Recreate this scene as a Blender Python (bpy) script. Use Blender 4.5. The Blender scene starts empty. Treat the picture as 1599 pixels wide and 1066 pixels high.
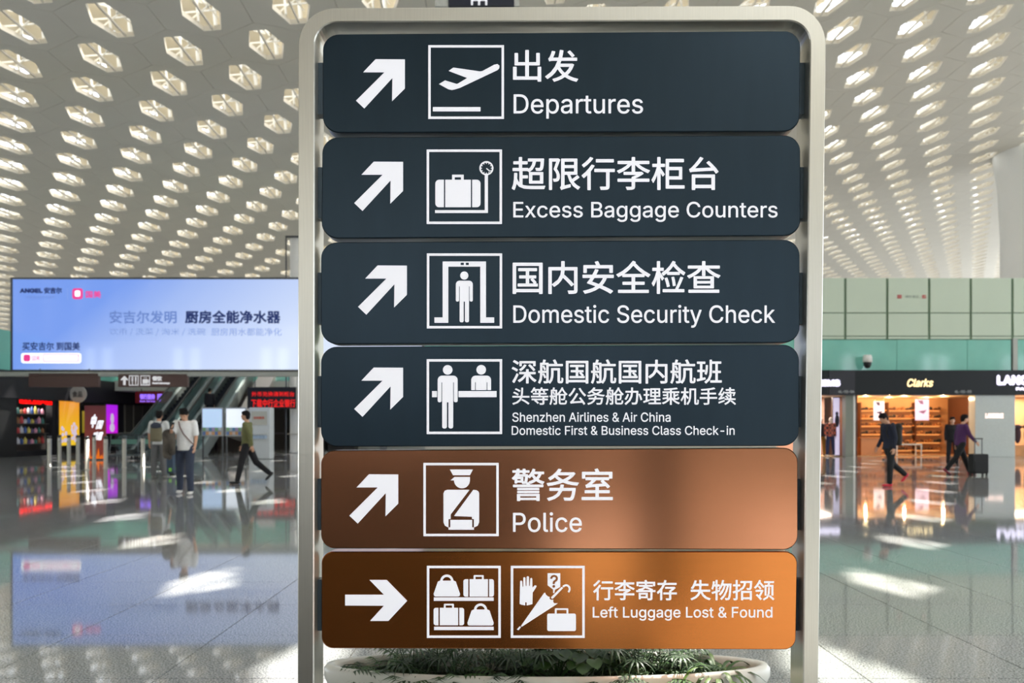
import bpy, bmesh, math, random, os
from mathutils import Vector, Matrix, Euler
from mathutils.geometry import delaunay_2d_cdt
random.seed(7)
SC = bpy.context.scene
COL = SC.collection
PI = math.pi
# ------------------------------------------------------------------ camera, world, sun, exposure
F = 1333.0; CX = 799.5; HY = 666.0; CH = 1.35; D = 2.44      # focal length and horizon in pixels, eye height, sign distance
cam = bpy.data.cameras.new('camera'); camo = bpy.data.objects.new('camera', cam); COL.objects.link(camo)
cam.sensor_width = 36; cam.lens = F / 1599 * 36
cam.shift_y = (HY - 533) / 1599
camo.location = (0, 0, CH); camo.rotation_euler = (PI / 2, 0, 0)
cam.clip_start = .05; cam.clip_end = 600
cam.dof.use_dof = True; cam.dof.focus_distance = D + .02; cam.dof.aperture_fstop = 5.0
SC.camera = camo
SC.view_settings.view_transform = 'Standard'; SC.view_settings.look = 'None'
SC.view_settings.exposure = 0.0; SC.view_settings.gamma = 1; SC.view_settings.use_curve_mapping = False
w = bpy.data.worlds.new('sky'); SC.world = w; w.use_nodes = True
bg = w.node_tree.nodes['Background']; bg.inputs[0].default_value = (.86, .92, 1.0, 1); bg.inputs[1].default_value = 4.6
A = 3.05; TH = math.radians(1.5); TILT = .09; AZ = Vector((-10.58, 29.07, 16.35 - .09 * 10.58))   # ceiling lattice: spacing, turn, slope, anchor
ceil_rot = Matrix.Rotation(-math.atan(TILT), 4, 'Y') @ Matrix.Rotation(TH, 4, 'Z')
CM = Matrix.Translation(AZ) @ ceil_rot
SUN = (Vector((-2.34, 7.44, 0)) - (CM @ Vector((4 * A, -6 * A * math.sqrt(3) / 2, 0)))).normalized()   # direction the sunlight travels
sl = bpy.data.lights.new('sun', 'SUN'); sl.energy = 15.5; sl.angle = math.radians(.6); sl.color = (1, .94, .84)
so = bpy.data.objects.new('sun', sl); COL.objects.link(so); so.rotation_euler = SUN.to_track_quat('-Z', 'Y').to_euler()
SC.cycles.max_bounces = 10; SC.cycles.diffuse_bounces = 6; SC.cycles.glossy_bounces = 4
SC.cycles.sample_clamp_indirect = 6

# ------------------------------------------------------------------ helpers
def lin(c):
    return tuple(((v / 255) / 12.92 if v / 255 <= .04045 else ((v / 255 + .055) / 1.055) ** 2.4) for v in c)
MATS = {}
def mat(name, col, rough=.5, metal=0, emit=0, ecol=None, var=.06, scale=30, spec=None, alpha=None, trans=0, aniso=0, bump=0, stretch=None):
    if name in MATS: return MATS[name]
    m = bpy.data.materials.new(name); m.use_nodes = True
    nt = m.node_tree; b = nt.nodes['Principled BSDF']; L = nt.links
    c = lin(col)
    b.inputs['Roughness'].default_value = rough; b.inputs['Metallic'].default_value = metal
    tc = nt.nodes.new('ShaderNodeTexCoord'); n = nt.nodes.new('ShaderNodeTexNoise')
    n.inputs['Scale'].default_value = scale; n.inputs['Detail'].default_value = 3
    if stretch:
        mp = nt.nodes.new('ShaderNodeMapping'); mp.inputs['Scale'].default_value = stretch
        L.new(tc.outputs['Object'], mp.inputs['Vector']); L.new(mp.outputs[0], n.inputs['Vector'])
    else:
        L.new(tc.outputs['Object'], n.inputs['Vector'])
    r = nt.nodes.new('ShaderNodeValToRGB')
    r.color_ramp.elements[0].position = .3; r.color_ramp.elements[1].position = .7
    r.color_ramp.elements[0].color = tuple(max(0, v * (1 - var)) for v in c) + (1,)
    r.color_ramp.elements[1].color = tuple(min(1, v * (1 + var)) for v in c) + (1,)
    L.new(n.outputs['Fac'], r.inputs['Fac']); L.new(r.outputs['Color'], b.inputs['Base Color'])
    if bump:
        bp = nt.nodes.new('ShaderNodeBump'); bp.inputs['Strength'].default_value = bump; bp.inputs['Distance'].default_value = .01
        L.new(n.outputs['Fac'], bp.inputs['Height']); L.new(bp.outputs[0], b.inputs['Normal'])
    if emit:
        b.inputs['Emission Color'].default_value = lin(ecol or col) + (1,); b.inputs['Emission Strength'].default_value = emit
    if spec is not None: b.inputs['Specular IOR Level'].default_value = spec
    if trans: b.inputs['Transmission Weight'].default_value = trans
    if aniso: b.inputs['Anisotropic'].default_value = aniso
    if alpha is not None: b.inputs['Alpha'].default_value = alpha
    MATS[name] = m; return m

class MB:
    def __init__(s): s.v = []; s.f = []; s.m = []; s.mats = []; s.smooth = []
    def mi(s, m):
        if m is None: return 0
        if m not in s.mats: s.mats.append(m)
        return s.mats.index(m)
    def add(s, vs, fs, m=None, sm=False):
        o = len(s.v); s.v += [tuple(p) for p in vs]; k = s.mi(m)
        for f in fs: s.f.append([i + o for i in f]); s.m.append(k); s.smooth.append(sm)
    def box(s, x0, y0, z0, x1, y1, z1, m=None):
        x0, x1 = sorted((x0, x1)); y0, y1 = sorted((y0, y1)); z0, z1 = sorted((z0, z1))
        s.add([(x, y, z) for x in (x0, x1) for y in (y0, y1) for z in (z0, z1)],
              [(0, 1, 3, 2), (4, 6, 7, 5), (0, 4, 5, 1), (2, 3, 7, 6), (0, 2, 6, 4), (1, 5, 7, 3)], m); return s
    def cyl(s, a, b, r0, r1=None, n=10, m=None, caps=True):
        a = Vector(a); b = Vector(b); r1 = r0 if r1 is None else r1
        d = (b - a).normalized(); u = d.orthogonal().normalized(); w = d.cross(u)
        vs = []
        for p, r in ((a, r0), (b, r1)):
            for k in range(n):
                t = 2 * PI * k / n; vs.append(p + (u * math.cos(t) + w * math.sin(t)) * r)
        fs = [(k, (k + 1) % n, n + (k + 1) % n, n + k) for k in range(n)]
        s.add(vs, fs, m, n > 7)
        if caps: s.add(vs, [list(range(n))[::-1], list(range(n, 2 * n))], m)
        return s
    def path(s, pts, r, n=8, m=None):
        for a, b in zip(pts, pts[1:]): s.cyl(a, b, r, r, n, m)
        return s
    def ball(s, c, rx, ry=None, rz=None, n=12, k=8, m=None, R=None):
        ry = rx if ry is None else ry; rz = rx if rz is None else rz; c = Vector(c)
        vs = []
        for i in range(k + 1):
            ph = PI * i / k
            for j in range(n):
                t = 2 * PI * j / n
                p = Vector((rx * math.sin(ph) * math.cos(t), ry * math.sin(ph) * math.sin(t), rz * math.cos(ph)))
                if R is not None: p = R @ p
                vs.append(c + p)
        fs = []
        for i in range(k):
            for j in range(n):
                q = [i * n + j, (i + 1) * n + j, (i + 1) * n + (j + 1) % n, i * n + (j + 1) % n]
                fs.append(q)
        s.add(vs, fs, m, True); return s
    def lathe(s, prof, n=24, m=None, c=(0, 0, 0), sx=1, sy=1):
        vs = [(c[0] + r * sx * math.cos(2 * PI * j / n), c[1] + r * sy * math.sin(2 * PI * j / n), c[2] + z) for r, z in prof for j in range(n)]
        fs = [(i * n + j, i * n + (j + 1) % n, (i + 1) * n + (j + 1) % n, (i + 1) * n + j) for i in range(len(prof) - 1) for j in range(n)]
        s.add(vs, fs, m, True); return s
    def prism(s, pts, y0, y1, m=None):                        # outline in the x-z plane pushed from y0 to y1
        n = len(pts); vs = [(x, y0, z) for x, z in pts] + [(x, y1, z) for x, z in pts]
        a = sum(pts[i][0] * pts[(i + 1) % n][1] - pts[(i + 1) % n][0] * pts[i][1] for i in range(n))
        f0 = list(range(n)); f1 = list(range(n, 2 * n))[::-1]
        fs = [f0, f1] + [(i, n + i, n + (i + 1) % n, (i + 1) % n) for i in range(n)]
        if a < 0: fs = [f[::-1] for f in fs]
        s.add(vs, fs, m); return s
    def mesh(s, name):
        me = bpy.data.meshes.new(name); me.from_pydata(s.v, [], s.f)
        for m in s.mats: me.materials.append(m)
        if s.mats: me.polygons.foreach_set('material_index', s.m)
        me.polygons.foreach_set('use_smooth', s.smooth)
        me.update(); return me
    def build(s, name, m=None, parent=None, loc=None, rz=0, clean=True):
        me = s.mesh(name)
        if m is not None: me.materials.clear(); me.materials.append(m)
        if clean and len(s.f) < 60000:
            bm = bmesh.new(); bm.from_mesh(me); bmesh.ops.recalc_face_normals(bm, faces=bm.faces); bm.to_mesh(me); bm.free()
        return link(name, me, parent, loc, rz)
def link(name, me, parent=None, loc=None, rz=0):
    o = bpy.data.objects.new(name, me); COL.objects.link(o); o.parent = parent
    if loc is not None: o.location = loc
    o.rotation_euler = (0, 0, rz); return o
def tag(o, label=None, cat=None, group=None, kind=None):
    if label: o['label'] = label
    if cat: o['category'] = cat
    if group: o['group'] = group
    if kind: o['kind'] = kind
    return o
def thing(name, label, cat, loc=(0, 0, 0), rz=0, group=None):
    return tag(link(name, None, None, loc, rz), label, cat, group)
def struct(o): o['kind'] = 'structure'; return o
def dup(root, loc, rz=None, label=None, parent=None):
    r = root.copy(); COL.objects.link(r); r.location = loc
    if rz is not None: r.rotation_euler = (0, 0, rz)
    if label: r['label'] = label
    for ch in list(root.children):
        c = ch.copy(); COL.objects.link(c); c.parent = r
        for g in ch.children:
            d = g.copy(); COL.objects.link(d); d.parent = c
    return r
def bevel(o, wd=.01, seg=2):
    b = o.modifiers.new('bevel', 'BEVEL'); b.width = wd; b.segments = seg; b.limit_method = 'ANGLE'; return o
def W(px, py, d):                                             # the point at distance d seen at a pixel of the photograph
    return Vector(((px - CX) / F * d, d, CH + (HY - py) / F * d))

# fonts that ship with Blender; the built-in one stands in where they are missing
def font(fn):
    try: return bpy.data.fonts.load(os.path.join(bpy.utils.system_resource('DATAFILES', path='fonts'), fn))
    except Exception: return None
SANS = font('Inter.woff2'); HAN = font('Noto Sans CJK Regular.woff2')
def fill_loops(vs, edges):
    """fills glyph outlines contour by contour, so overlapping contours stay whole"""
    nxt = {}
    for a, b in edges: nxt.setdefault(a, []).append(b); nxt.setdefault(b, []).append(a)
    seen = set(); loops = []
    for v0 in range(len(vs)):
        if v0 in seen or v0 not in nxt: continue
        lp = [v0]; seen.add(v0); cur = v0
        cand = sorted(nxt[v0]); cur = v0 + 1 if v0 + 1 in cand else cand[0]
        while cur not in seen:
            lp.append(cur); seen.add(cur); n_ = [q for q in nxt[cur] if q not in seen]
            if not n_: break
            cur = n_[0]
        if len(lp) > 2: loops.append(lp)
    boxes = [(min(vs[q][0] for q in l), max(vs[q][0] for q in l), l) for l in loops]; boxes.sort(key=lambda b: b[0])
    groups = []
    for a, b, l in boxes:                                     # contours that share a stretch of the line form one glyph
        if groups and a < groups[-1][0]: groups[-1][0] = max(groups[-1][0], b); groups[-1][1].append(l)
        else: groups.append([b, [l]])
    outv = []; outf = []
    for _, ls in groups:
        pts = []; ed = []; segs = []
        for l in ls:
            k = len(pts); n = len(l); pts += [Vector(vs[q]) * 100 for q in l]
            ed += [(k + i, k + (i + 1) % n) for i in range(n)]; segs += [(pts[k + i], pts[k + (i + 1) % n]) for i in range(n)]
        r = delaunay_2d_cdt(pts, ed, [], 0, 1e-4)
        k = len(outv); outv += [(p.x / 100, p.y / 100) for p in r[0]]
        for f in r[2]:
            cx = sum(r[0][q].x for q in f) / len(f); cy = sum(r[0][q].y for q in f) / len(f); wn = 0
            for p, q in segs:
                if (p.y > cy) != (q.y > cy) and cx < (q.x - p.x) * (cy - p.y) / (q.y - p.y) + p.x: wn += 1 if q.y > p.y else -1
            if wn: outf.append(tuple(q + k for q in f))
    return outv, outf
def glyphs(s, bold=0.0, space=1.0):
    """outlines of a string as (verts, faces) scaled to the unit box"""
    cu = bpy.data.curves.new('t', 'FONT'); cu.body = s; cu.size = 1; cu.resolution_u = 3; cu.space_character = space
    f = HAN if any(ord(c) > 0x2e00 for c in s) else SANS
    if f: cu.font = f
    if f and f is not HAN: cu.fill_mode = 'NONE'
    o = bpy.data.objects.new('t', cu); COL.objects.link(o)
    dg = bpy.context.evaluated_depsgraph_get(); dg.update()
    me = bpy.data.meshes.new_from_object(o.evaluated_get(dg))
    vs = [tuple(v.co[:2]) for v in me.vertices]; fs = [tuple(p.vertices) for p in me.polygons]
    if f and f is not HAN: vs, fs = fill_loops(vs, [tuple(e.vertices) for e in me.edges])
    bpy.data.objects.remove(o); bpy.data.curves.remove(cu); bpy.data.meshes.remove(me)
    x0 = min(v[0] for v in vs); x1 = max(v[0] for v in vs); y0 = min(v[1] for v in vs); y1 = max(v[1] for v in vs)
    return [((x - x0) / (x1 - x0), (y - y0) / (y1 - y0)) for x, y in vs], fs
def text_mb(mb, s, x0, x1, z0, z1, y, bold=0.0, m=None, fn=None, slant=0, space=1.0):
    """writes s into the box x0..x1, z0..z1 at depth y; bold = stroke gain in metres; fn maps (x, z) to a point"""
    vs, fs = glyphs(s, space=space)
    offs = [(0, 0)] if not bold else [(math.cos(k * PI / 4) * bold, math.sin(k * PI / 4) * bold) for k in range(8)]
    for k, (dx, dz) in enumerate(offs):
        pts = []
        for u, v in vs:
            x = x0 + bold + u * (x1 - x0 - 2 * bold) + dx + slant * v; z = z0 + bold + v * (z1 - z0 - 2 * bold) + dz
            pts.append(fn(x, z, y - k * 2e-5) if fn else (x, y - k * 2e-5, z))
        mb.add(pts, fs, m)

# ------------------------------------------------------------------ materials
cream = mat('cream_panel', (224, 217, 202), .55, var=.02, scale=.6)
white = mat('white_paint', (235, 235, 230), .45, var=.02)
steel = mat('brushed_steel', (214, 211, 200), .36, 1, var=.04, scale=6, aniso=.6, stretch=(60, 60, 1))
steel_dark = mat('dark_steel', (92, 94, 96), .35, .9)
slate = mat('slate_metal', (70, 84, 96), .35, .6)
joint_grey = mat('joint_grey', (120, 116, 108), .8)
navy = mat('dark_slate_lacquer', (36, 53, 65), .28, .6, var=.05, scale=3, stretch=(6, 1, 1))
brown = mat('brown_metallic_lacquer', (184, 124, 90), .16, .93, var=.04, scale=4, stretch=(1, 1, 90))
ochre = mat('ochre_metallic_lacquer', (190, 116, 58), .17, .96, var=.04, scale=4, stretch=(1, 1, 90))
sign_white = mat('lit_sign_white', (236, 236, 242), .5, emit=.42, var=.01)
black = mat('black_matt', (22, 24, 26), .5)
header = mat('black_header', (17, 25, 30), .4, var=.05, spec=.3)
teal = mat('teal_glass', (128, 200, 184), .06, 0, var=.05, scale=1.2, spec=.8)
greenwall = mat('pale_green_glass_panel', (204, 218, 198), .14, 0, var=.02, scale=.5)
dark = mat('dark_cladding', (34, 34, 38), .5, spec=.3)
granite = mat('granite_dark', (128, 130, 132), .12, var=.1, scale=80)

# ------------------------------------------------------------------ the floor
def granite_mat():
    m = bpy.data.materials.new('polished_granite'); m.use_nodes = True; nt = m.node_tree; L = nt.links; b = nt.nodes['Principled BSDF']
    tc = nt.nodes.new('ShaderNodeNewGeometry')
    n1 = nt.nodes.new('ShaderNodeTexNoise'); n1.inputs['Scale'].default_value = 95; n1.inputs['Detail'].default_value = 2
    n2 = nt.nodes.new('ShaderNodeTexNoise'); n2.inputs['Scale'].default_value = .35; n2.inputs['Detail'].default_value = 2
    L.new(tc.outputs['Position'], n1.inputs['Vector']); L.new(tc.outputs['Position'], n2.inputs['Vector'])
    r = nt.nodes.new('ShaderNodeValToRGB'); e = r.color_ramp.elements
    e[0].position = .36; e[0].color = lin((96, 99, 102)) + (1,); e[1].position = .66; e[1].color = lin((206, 206, 202)) + (1,)
    x = e.new(.5); x.color = lin((164, 167, 169)) + (1,)
    L.new(n1.outputs['Fac'], r.inputs['Fac'])
    mx = nt.nodes.new('ShaderNodeMix'); mx.data_type = 'RGBA'; mx.blend_type = 'MULTIPLY'; mx.inputs['Factor'].default_value = .25
    L.new(r.outputs['Color'], mx.inputs['A']); L.new(n2.outputs['Color'], mx.inputs['B']); 
    L.new(mx.outputs['Result'], b.inputs['Base Color'])
    b.inputs['Roughness'].default_value = .045; b.inputs['IOR'].default_value = 1.42
    return m
GR = granite_mat()
T = .95
fl = MB().box(-85, -45, -.3, 85, 135, -.006).build('floor', joint_grey); struct(fl)
def tile_top(mb, x, y, g=.0035):
    x0, x1, y0, y1 = x + g, x + T - g, y + g, y + T - g
    mb.add([(x0, y0, 0), (x1, y0, 0), (x1, y1, 0), (x0, y1, 0), (x0, y0, -.006), (x1, y0, -.006), (x1, y1, -.006), (x0, y1, -.006)],
           [(0, 1, 2, 3), (0, 4, 5, 1), (1, 5, 6, 2), (2, 6, 7, 3), (3, 7, 4, 0)])
tm = MB(); tile_top(tm, 0, 0); tme = tm.mesh('floor_tile'); tme.materials.append(GR)
near = set(); ox = -1.90 - 40 * T; oy = 5.53 - 60 * T
cand = []
for i in range(0, 90):
    for j in range(0, 110):
        x = ox + i * T; y = oy + j * T
        yc = y + T / 2
        if y > 4.2 and abs((x + T / 2)) < .62 * yc + .6: cand.append((yc, i, j))
cand.sort(); near = {(i, j) for _, i, j in cand[:296]}
ft = MB()
for i in range(0, 90):
    for j in range(0, 110):
        x = ox + i * T; y = oy + j * T
        if (i, j) in near: link('floor_tile', tme, fl, (x, y, 0))
        else: tile_top(ft, x, y)
o = ft.build('tile_field', GR, fl, clean=False); o['kind'] = 'stuff'
X0, X1, Y0, Y1 = ox, ox + 90 * T, oy, oy + 110 * T
fr = MB()
for a in ((-85, -45, X0, 135), (X1, -45, 85, 135), (X0, Y1, X1, 135), (X0, -45, X1, Y0)):
    fr.add([(a[0], a[1], 0), (a[2], a[1], 0), (a[2], a[3], 0), (a[0], a[3], 0)], [(0, 1, 2, 3)])
o = fr.build('outer_paving', GR, fl, clean=False)
MB().box(-42, -43.5, .001, .30, 1.9, .012).build('dark_reflection_sheet', mat('dark_sheet', (52, 50, 48), .9, var=.1), fl)  # unseen dark sheet added behind the camera to darken the brown panels' reflection

# ------------------------------------------------------------------ the ceiling: two perforated skins on a triangular lattice
def cell_rings(hw, he, hl, s=1.0):
    R = A / math.sqrt(3) * s
    O = [(R * math.sin(k * PI / 3), R * math.cos(k * PI / 3)) for k in range(6)]     # top, upper right, lower right, bottom, lower left, upper left
    H = [(he, hl), (hw, 0), (he, -hl), (-he, -hl), (-hw, 0), (-he, hl)]
    return O, H
def cell(mb, cx, cy, z, hw=.64, he=.30, hl=1.2, s=.993, flange=.16, m=None, off=(0, 0), turn=0):
    O, H = cell_rings(hw, he, hl, s)
    ct, st = math.cos(turn), math.sin(turn)
    H = [(x * ct - y * st + off[0], x * st + y * ct + off[1]) for x, y in H]
    vs = [(cx + x, cy + y, z) for x, y in O] + [(cx + x, cy + y, z) for x, y in H]
    fs = [(0, 11, 6), (0, 6, 7, 1), (1, 7, 2), (2, 7, 8, 3), (3, 8, 9), (3, 9, 10, 4), (4, 10, 5), (5, 10, 11, 0)]
    if flange:
        k = len(vs); vs += [(cx + x * .96, cy + y * .96, z + flange) for x, y in H]
        fs += [(6 + i, 6 + (i + 1) % 6, k + (i + 1) % 6, k + i) for i in range(6)]
        k = len(vs); vs += [(cx + x, cy + y, z + .05) for x, y in O]
        fs += [(i, (i + 1) % 6, k + (i + 1) % 6, k + i) for i in range(6)]
    mb.add(vs, fs, m)
def on_floor(p):
    t = p.z / -SUN.z; return p + SUN * t
GAP = 1.1
_a = CM @ Vector((0, 0, 0)); _n = (ceil_rot.to_3x3() @ Vector((0, 0, 1)))
_b = ceil_rot.to_3x3().inverted() @ (SUN * (GAP / SUN.dot(_n)))
upoff = (_b.x, _b.y)                                            # where the upper opening sits so that sun passes both skins
roof = MB(); field = MB(); strips = MB(); truss = MB(); cells = []
for i in range(-48, 48):
    for j in range(-32, 48):
        u = i * A - (j % 2) * A / 2; v = j * A * math.sqrt(3) / 2
        p = CM @ Vector((u, v, 0))
        if not (-80 < p.x < 80 and -42 < p.y < 130): continue
        q = on_floor(p)
        sd = 4.88 - q.y
        if .066 * sd + .35 < q.x < .40 * sd + 1.5 and -40 < q.y < -.1: continue        # unseen roof gap added to sunlight the floor the brown panels mirror
        blind = q.y < 1.5 and -30 < q.x < .066 * sd + 1.6 if sd > 3 else False
        if blind: cell(roof, u, v, GAP, hw=.05, he=.02, hl=.05, s=1.0, flange=0)     # unseen roof cells closed to keep the mirrored floor on the left dark
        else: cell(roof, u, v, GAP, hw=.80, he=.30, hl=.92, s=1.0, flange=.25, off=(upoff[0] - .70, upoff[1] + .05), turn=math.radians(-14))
        px = CX + F * p.x / p.y if p.y > 1 else -9; py = HY - F * (p.z - CH) / p.y if p.y > 1 else -9
        vis = -30 < px < 1630 and -40 < py < 560 and not (480 < px < 1275 and py > 30)
        cells.append((p.y if vis else 999 + abs(p.y), u, v))
        O, H = cell_rings(.64, .3, 1.2, 1.0)
        n = 6; ring = [(u + x, v + y, .06) for x, y in O] + [(u + x * .94, v + y * .94, .06) for x, y in O]
        strips.add(ring, [(k, (k + 1) % 6, 6 + (k + 1) % 6, 6 + k) for k in range(6)])
        if -60 < p.x < 60 and p.y > 10 and p.y < 110:
            for (x, y) in (O[0], O[1]):
                truss.cyl((u + x * .93, v + y * .93, .05), (u + x * .93, v + y * .93, GAP), .08, n=6, caps=False)
            truss.cyl((u + O[0][0] * .93, v + O[0][1] * .93, .1), (u + O[1][0] * .9, v + O[1][1] * .9, GAP), .035, n=4, caps=False)
            for (x, y) in ((-.34, .75), (.3, -.2)):
                truss.cyl((u + x, v + y, .12), (u + x, v + y, GAP), .045, n=5, caps=False)
            truss.cyl((u - .7, v + .9, .25), (u + .7, v + .35, .8), .03, n=4, caps=False); truss.cyl((u - .3, v - 1.2, .7), (u + .2, v + 1.3, .5), .03, n=4, caps=False)
            truss.cyl((u + O[5][0] * .9, v + O[5][1] * .9, .5), (u + O[1][0] * .9, v + O[1][1] * .9, .5), .03, n=4, caps=False)
cells.sort()
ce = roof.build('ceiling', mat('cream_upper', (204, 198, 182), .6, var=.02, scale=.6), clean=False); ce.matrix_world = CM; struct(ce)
o = strips.build('joint_strips', joint_grey, ce, clean=False); o['kind'] = 'stuff'
o = truss.build('roof_truss', white, ce, clean=False); o['kind'] = 'stuff'
pm = MB(); cell(pm, 0, 0, 0); pme = pm.mesh('ceiling_panel'); pme.materials.append(cream)
rm = MB().box(-.03, -1.2, .02, .03, 1.2, .10).mesh('rail'); rm.materials.append(mat('rail_grey', (150, 150, 148), .5))
for k, (yy, u, v) in enumerate(cells):
    if k < 300 and yy < 900:
        p = link('ceiling_panel', pme, ce, (u, v, 0)); link('rail', rm, p)
    else:
        cell(field, u, v, 0, m=cream)
        if yy < 900: field.box(u - .03, v - 1.2, .02, u + .03, v + 1.2, .1, cream)
o = field.build('panel_field', None, ce, clean=False); o['kind'] = 'stuff'

fw_ = struct(MB().box(-85, 131, -.2, 85, 131.5, 30).build('wall_far', mat('far_wall', (120, 118, 112), .6)))
# rear wall with pairs of tall window slits (what the glass fronts mirror)
rw = MB(); xs = -79
def rwbox(a, b, z0, z1): rw.box(a, -44.6, z0, b, -44, z1)
rwbox(-80, 80, 0, 3.2); rwbox(-80, 80, 11.5, 30)
k = -7
edges = [-80]
for k in range(-7, 8):
    c0 = k * 11.3 + 3.4
    if -78 < c0 - 1.9 and c0 + 1.9 < 78: edges += [c0 - 1.8, c0 - .35, c0 + .35, c0 + 1.8]
edges.append(80)
for a, b in zip(edges[::2], edges[1::2]): rwbox(a, b, 3.2, 11.5)
rear = rw.build('wall_rear', mat('rear_wall', (170, 168, 160), .6)); struct(rear)

# ------------------------------------------------------------------ the directional sign
YAW = -.8
syaw = math.radians(YAW); SCN = Vector((.145, D, 0)); ux = Vector((math.cos(syaw), math.sin(syaw), 0)); un = Vector((-math.sin(syaw), math.cos(syaw), 0))
def sp(px, py, off=0.0):
    """the spot on the sign's plane (pushed back by off) seen at a pixel: local x and height"""
    d = Vector(((px - CX) / F, 1, (HY - py) / F)); o = Vector((0, 0, CH))
    t = ((SCN + un * off) - Vector((0, 0, 0))).dot(un) / d.dot(un)
    p = o + d * t
    return ((p - SCN).dot(ux), p.z)
sign = thing('directional_sign', 'tall freestanding steel framed airport sign with six stacked dark and brown panels', 'sign', SCN, syaw)
# frame
def arc(cx, cy, rx, ry, a0, a1, n=10): return [(cx + rx * math.cos(math.radians(a0 + (a1 - a0) * k / n)), cy - ry * math.sin(math.radians(a0 + (a1 - a0) * k / n))) for k in range(n + 1)]
def bottomz(l):                                              # carry the posts down to the floor
    return l
lo = [(464.5, 1066)] + [(465.8, 80)] + arc(523, 69, 57, 57, 180, 90)[0:] + [(800, 10)] + arc(1233, 67, 57, 59, 90, 0) + [(1290, 80), (1278, 1066)]
li = [(490.0, 1066)] + [(491, 90)] + arc(526, 70, 35, 36, 180, 90) + [(800, 33)] + arc(1231, 66, 34, 34, 90, 0) + [(1265, 90), (1254, 1066)]
LO = [sp(*p) for p in lo]; LI = [sp(*p) for p in li]
def ext(P):
    (xa, za), (xb, zb) = P[0], P[1]; s = (xb - xa) / (zb - za); P[0] = (xa - s * za, 0.0)
    (xa, za), (xb, zb) = P[-1], P[-2]; s = (xb - xa) / (zb - za); P[-1] = (xa - s * za, 0.0)
ext(LO); ext(LI)
fm = MB(); n = len(LO); dep = .115
vs = []
for (xo, zo), (xi, zi) in zip(LO, LI):
    e = .004
    def mixp(t): return (xo + (xi - xo) * t, zo + (zi - zo) * t)
    a, b = mixp(.06), mixp(.94)
    vs += [(xo, e, zo), (a[0], 0, a[1]), (b[0], 0, b[1]), (xi, e, zi), (xi, dep, zi), (xo, dep, zo)]
fs = []
for k in range(n - 1):
    for q in range(6): fs.append((k * 6 + q, k * 6 + (q + 1) % 6, (k + 1) * 6 + (q + 1) % 6, (k + 1) * 6 + q))
fm.add(vs, fs)
fm.build('frame', steel, sign)
gm = MB()
for side in (0, 1):                                          # base plates
    x = (LO[0][0] + LI[0][0]) / 2 if side == 0 else (LO[-1][0] + LI[-1][0]) / 2
    MB().box(x - .09, -.03, .001, x + .09, dep + .03, .014).build('base_plate', steel, sign)
# panels
PO = .022
def panel(x0l, x0b, x1t, x1b, yt0, yt1, yb0, yb1, r, m):
    pts = []
    def corner(cx, cy, sx, sy, a0):
        for k in range(9):
            t = math.radians(a0 + 90 * k / 8); pts.append((cx + r * math.cos(t), cy - r * math.sin(t)))
    corner(x1t - r, yt1 + r, 1, 1, 0); corner(x0l + r, yt0 + r, 1, 1, 90); corner(x0b + r, yb0 - r, 1, 1, 180); corner(x1b - r, yb1 - r, 1, 1, 270)
    P = [sp(a, b, PO) for a, b in pts]
    cxm = sum(p[0] for p in P) / len(P); czm = sum(p[1] for p in P) / len(P)
    mb = MB(); n = len(P)
    def ring(k, y): 
        return [(cxm + (x - cxm) * (1 - k / .68), y, czm + (z - czm) * (1 - k / .14)) for x, z in P]
    rings = [ring(.0022, PO), ring(0, PO + .003), ring(0, PO + .06), ring(.002, PO + .063)]
    vs = sum(rings, []); fs = [list(range(n)), list(range(3 * n, 4 * n))[::-1]]
    for q in range(3): fs += [(q * n + i, q * n + (i + 1) % n, (q + 1) * n + (i + 1) % n, (q + 1) * n + i) for i in range(n)]
    mb.add(vs, fs); return mb.build('sign_panel', m, sign)
PAN = [(504, 504, 1250, 1249, 53, 48, 207, 205, 25, navy), (503, 502, 1250, 1250, 214, 211, 372, 368, 25, navy),
       (501, 501, 1249, 1249, 378, 374, 537, 535, 25, navy), (501, 501, 1248, 1248, 541, 538, 697, 696, 25, navy),
       (501, 501, 1246, 1246, 703, 699, 856, 858, 22, brown), (502, 502, 1245, 1243, 861, 861, 1012, 1014, 18, ochre)]
PLAB = ['dark slate panel lettered Departures', 'dark slate panel lettered Excess Baggage Counters', 'dark slate panel lettered Domestic Security Check',
        'dark slate panel lettered for airline first class check-in', 'brown panel lettered Police', 'brown panel lettered Left Luggage Lost and Found']
panels = []
for q, lab in zip(PAN, PLAB):
    o = panel(*q); o['label'] = lab; panels.append(o)
# brackets between panels and posts
for k, q in enumerate(PAN):
    ya = (q[4] + q[6]) / 2 - 32; yb = ya + 80
    for side in (0, 1):
        xa, xb = (488, 512) if side == 0 else (1240, 1268 - k * 1.8)
        (x0, z1), (x1, z0) = sp(xa, ya, .045), sp(xb, yb, .045)
        MB().box(x0, .045, z0, x1, .085, z1).build('bracket', slate, sign)
YF = PO - .0012
def poly(mb, pts, y=YF, m=None):
    P = [sp(a, b, PO) for a, b in pts]; mb.add([(x, y, z) for x, z in P], [list(range(len(P)))], m)
def rrect(x0, y0, x1, y1, r=0, n=5, corners=(1, 1, 1, 1)):    # corners: top right, top left, bottom left, bottom right
    pts = []
    for (cx, cy, a0, on) in ((x1 - r, y0 + r, 0, corners[0]), (x0 + r, y0 + r, 90, corners[1]), (x0 + r, y1 - r, 180, corners[2]), (x1 - r, y1 - r, 270, corners[3])):
        if r and on: pts += [(cx + r * math.cos(math.radians(a0 + 90 * k / n)), cy - r * math.sin(math.radians(a0 + 90 * k / n))) for k in range(n + 1)]
        else: pts.append({0: (x1, y0), 90: (x0, y0), 180: (x0, y1), 270: (x1, y1)}[a0])
    return pts
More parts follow.
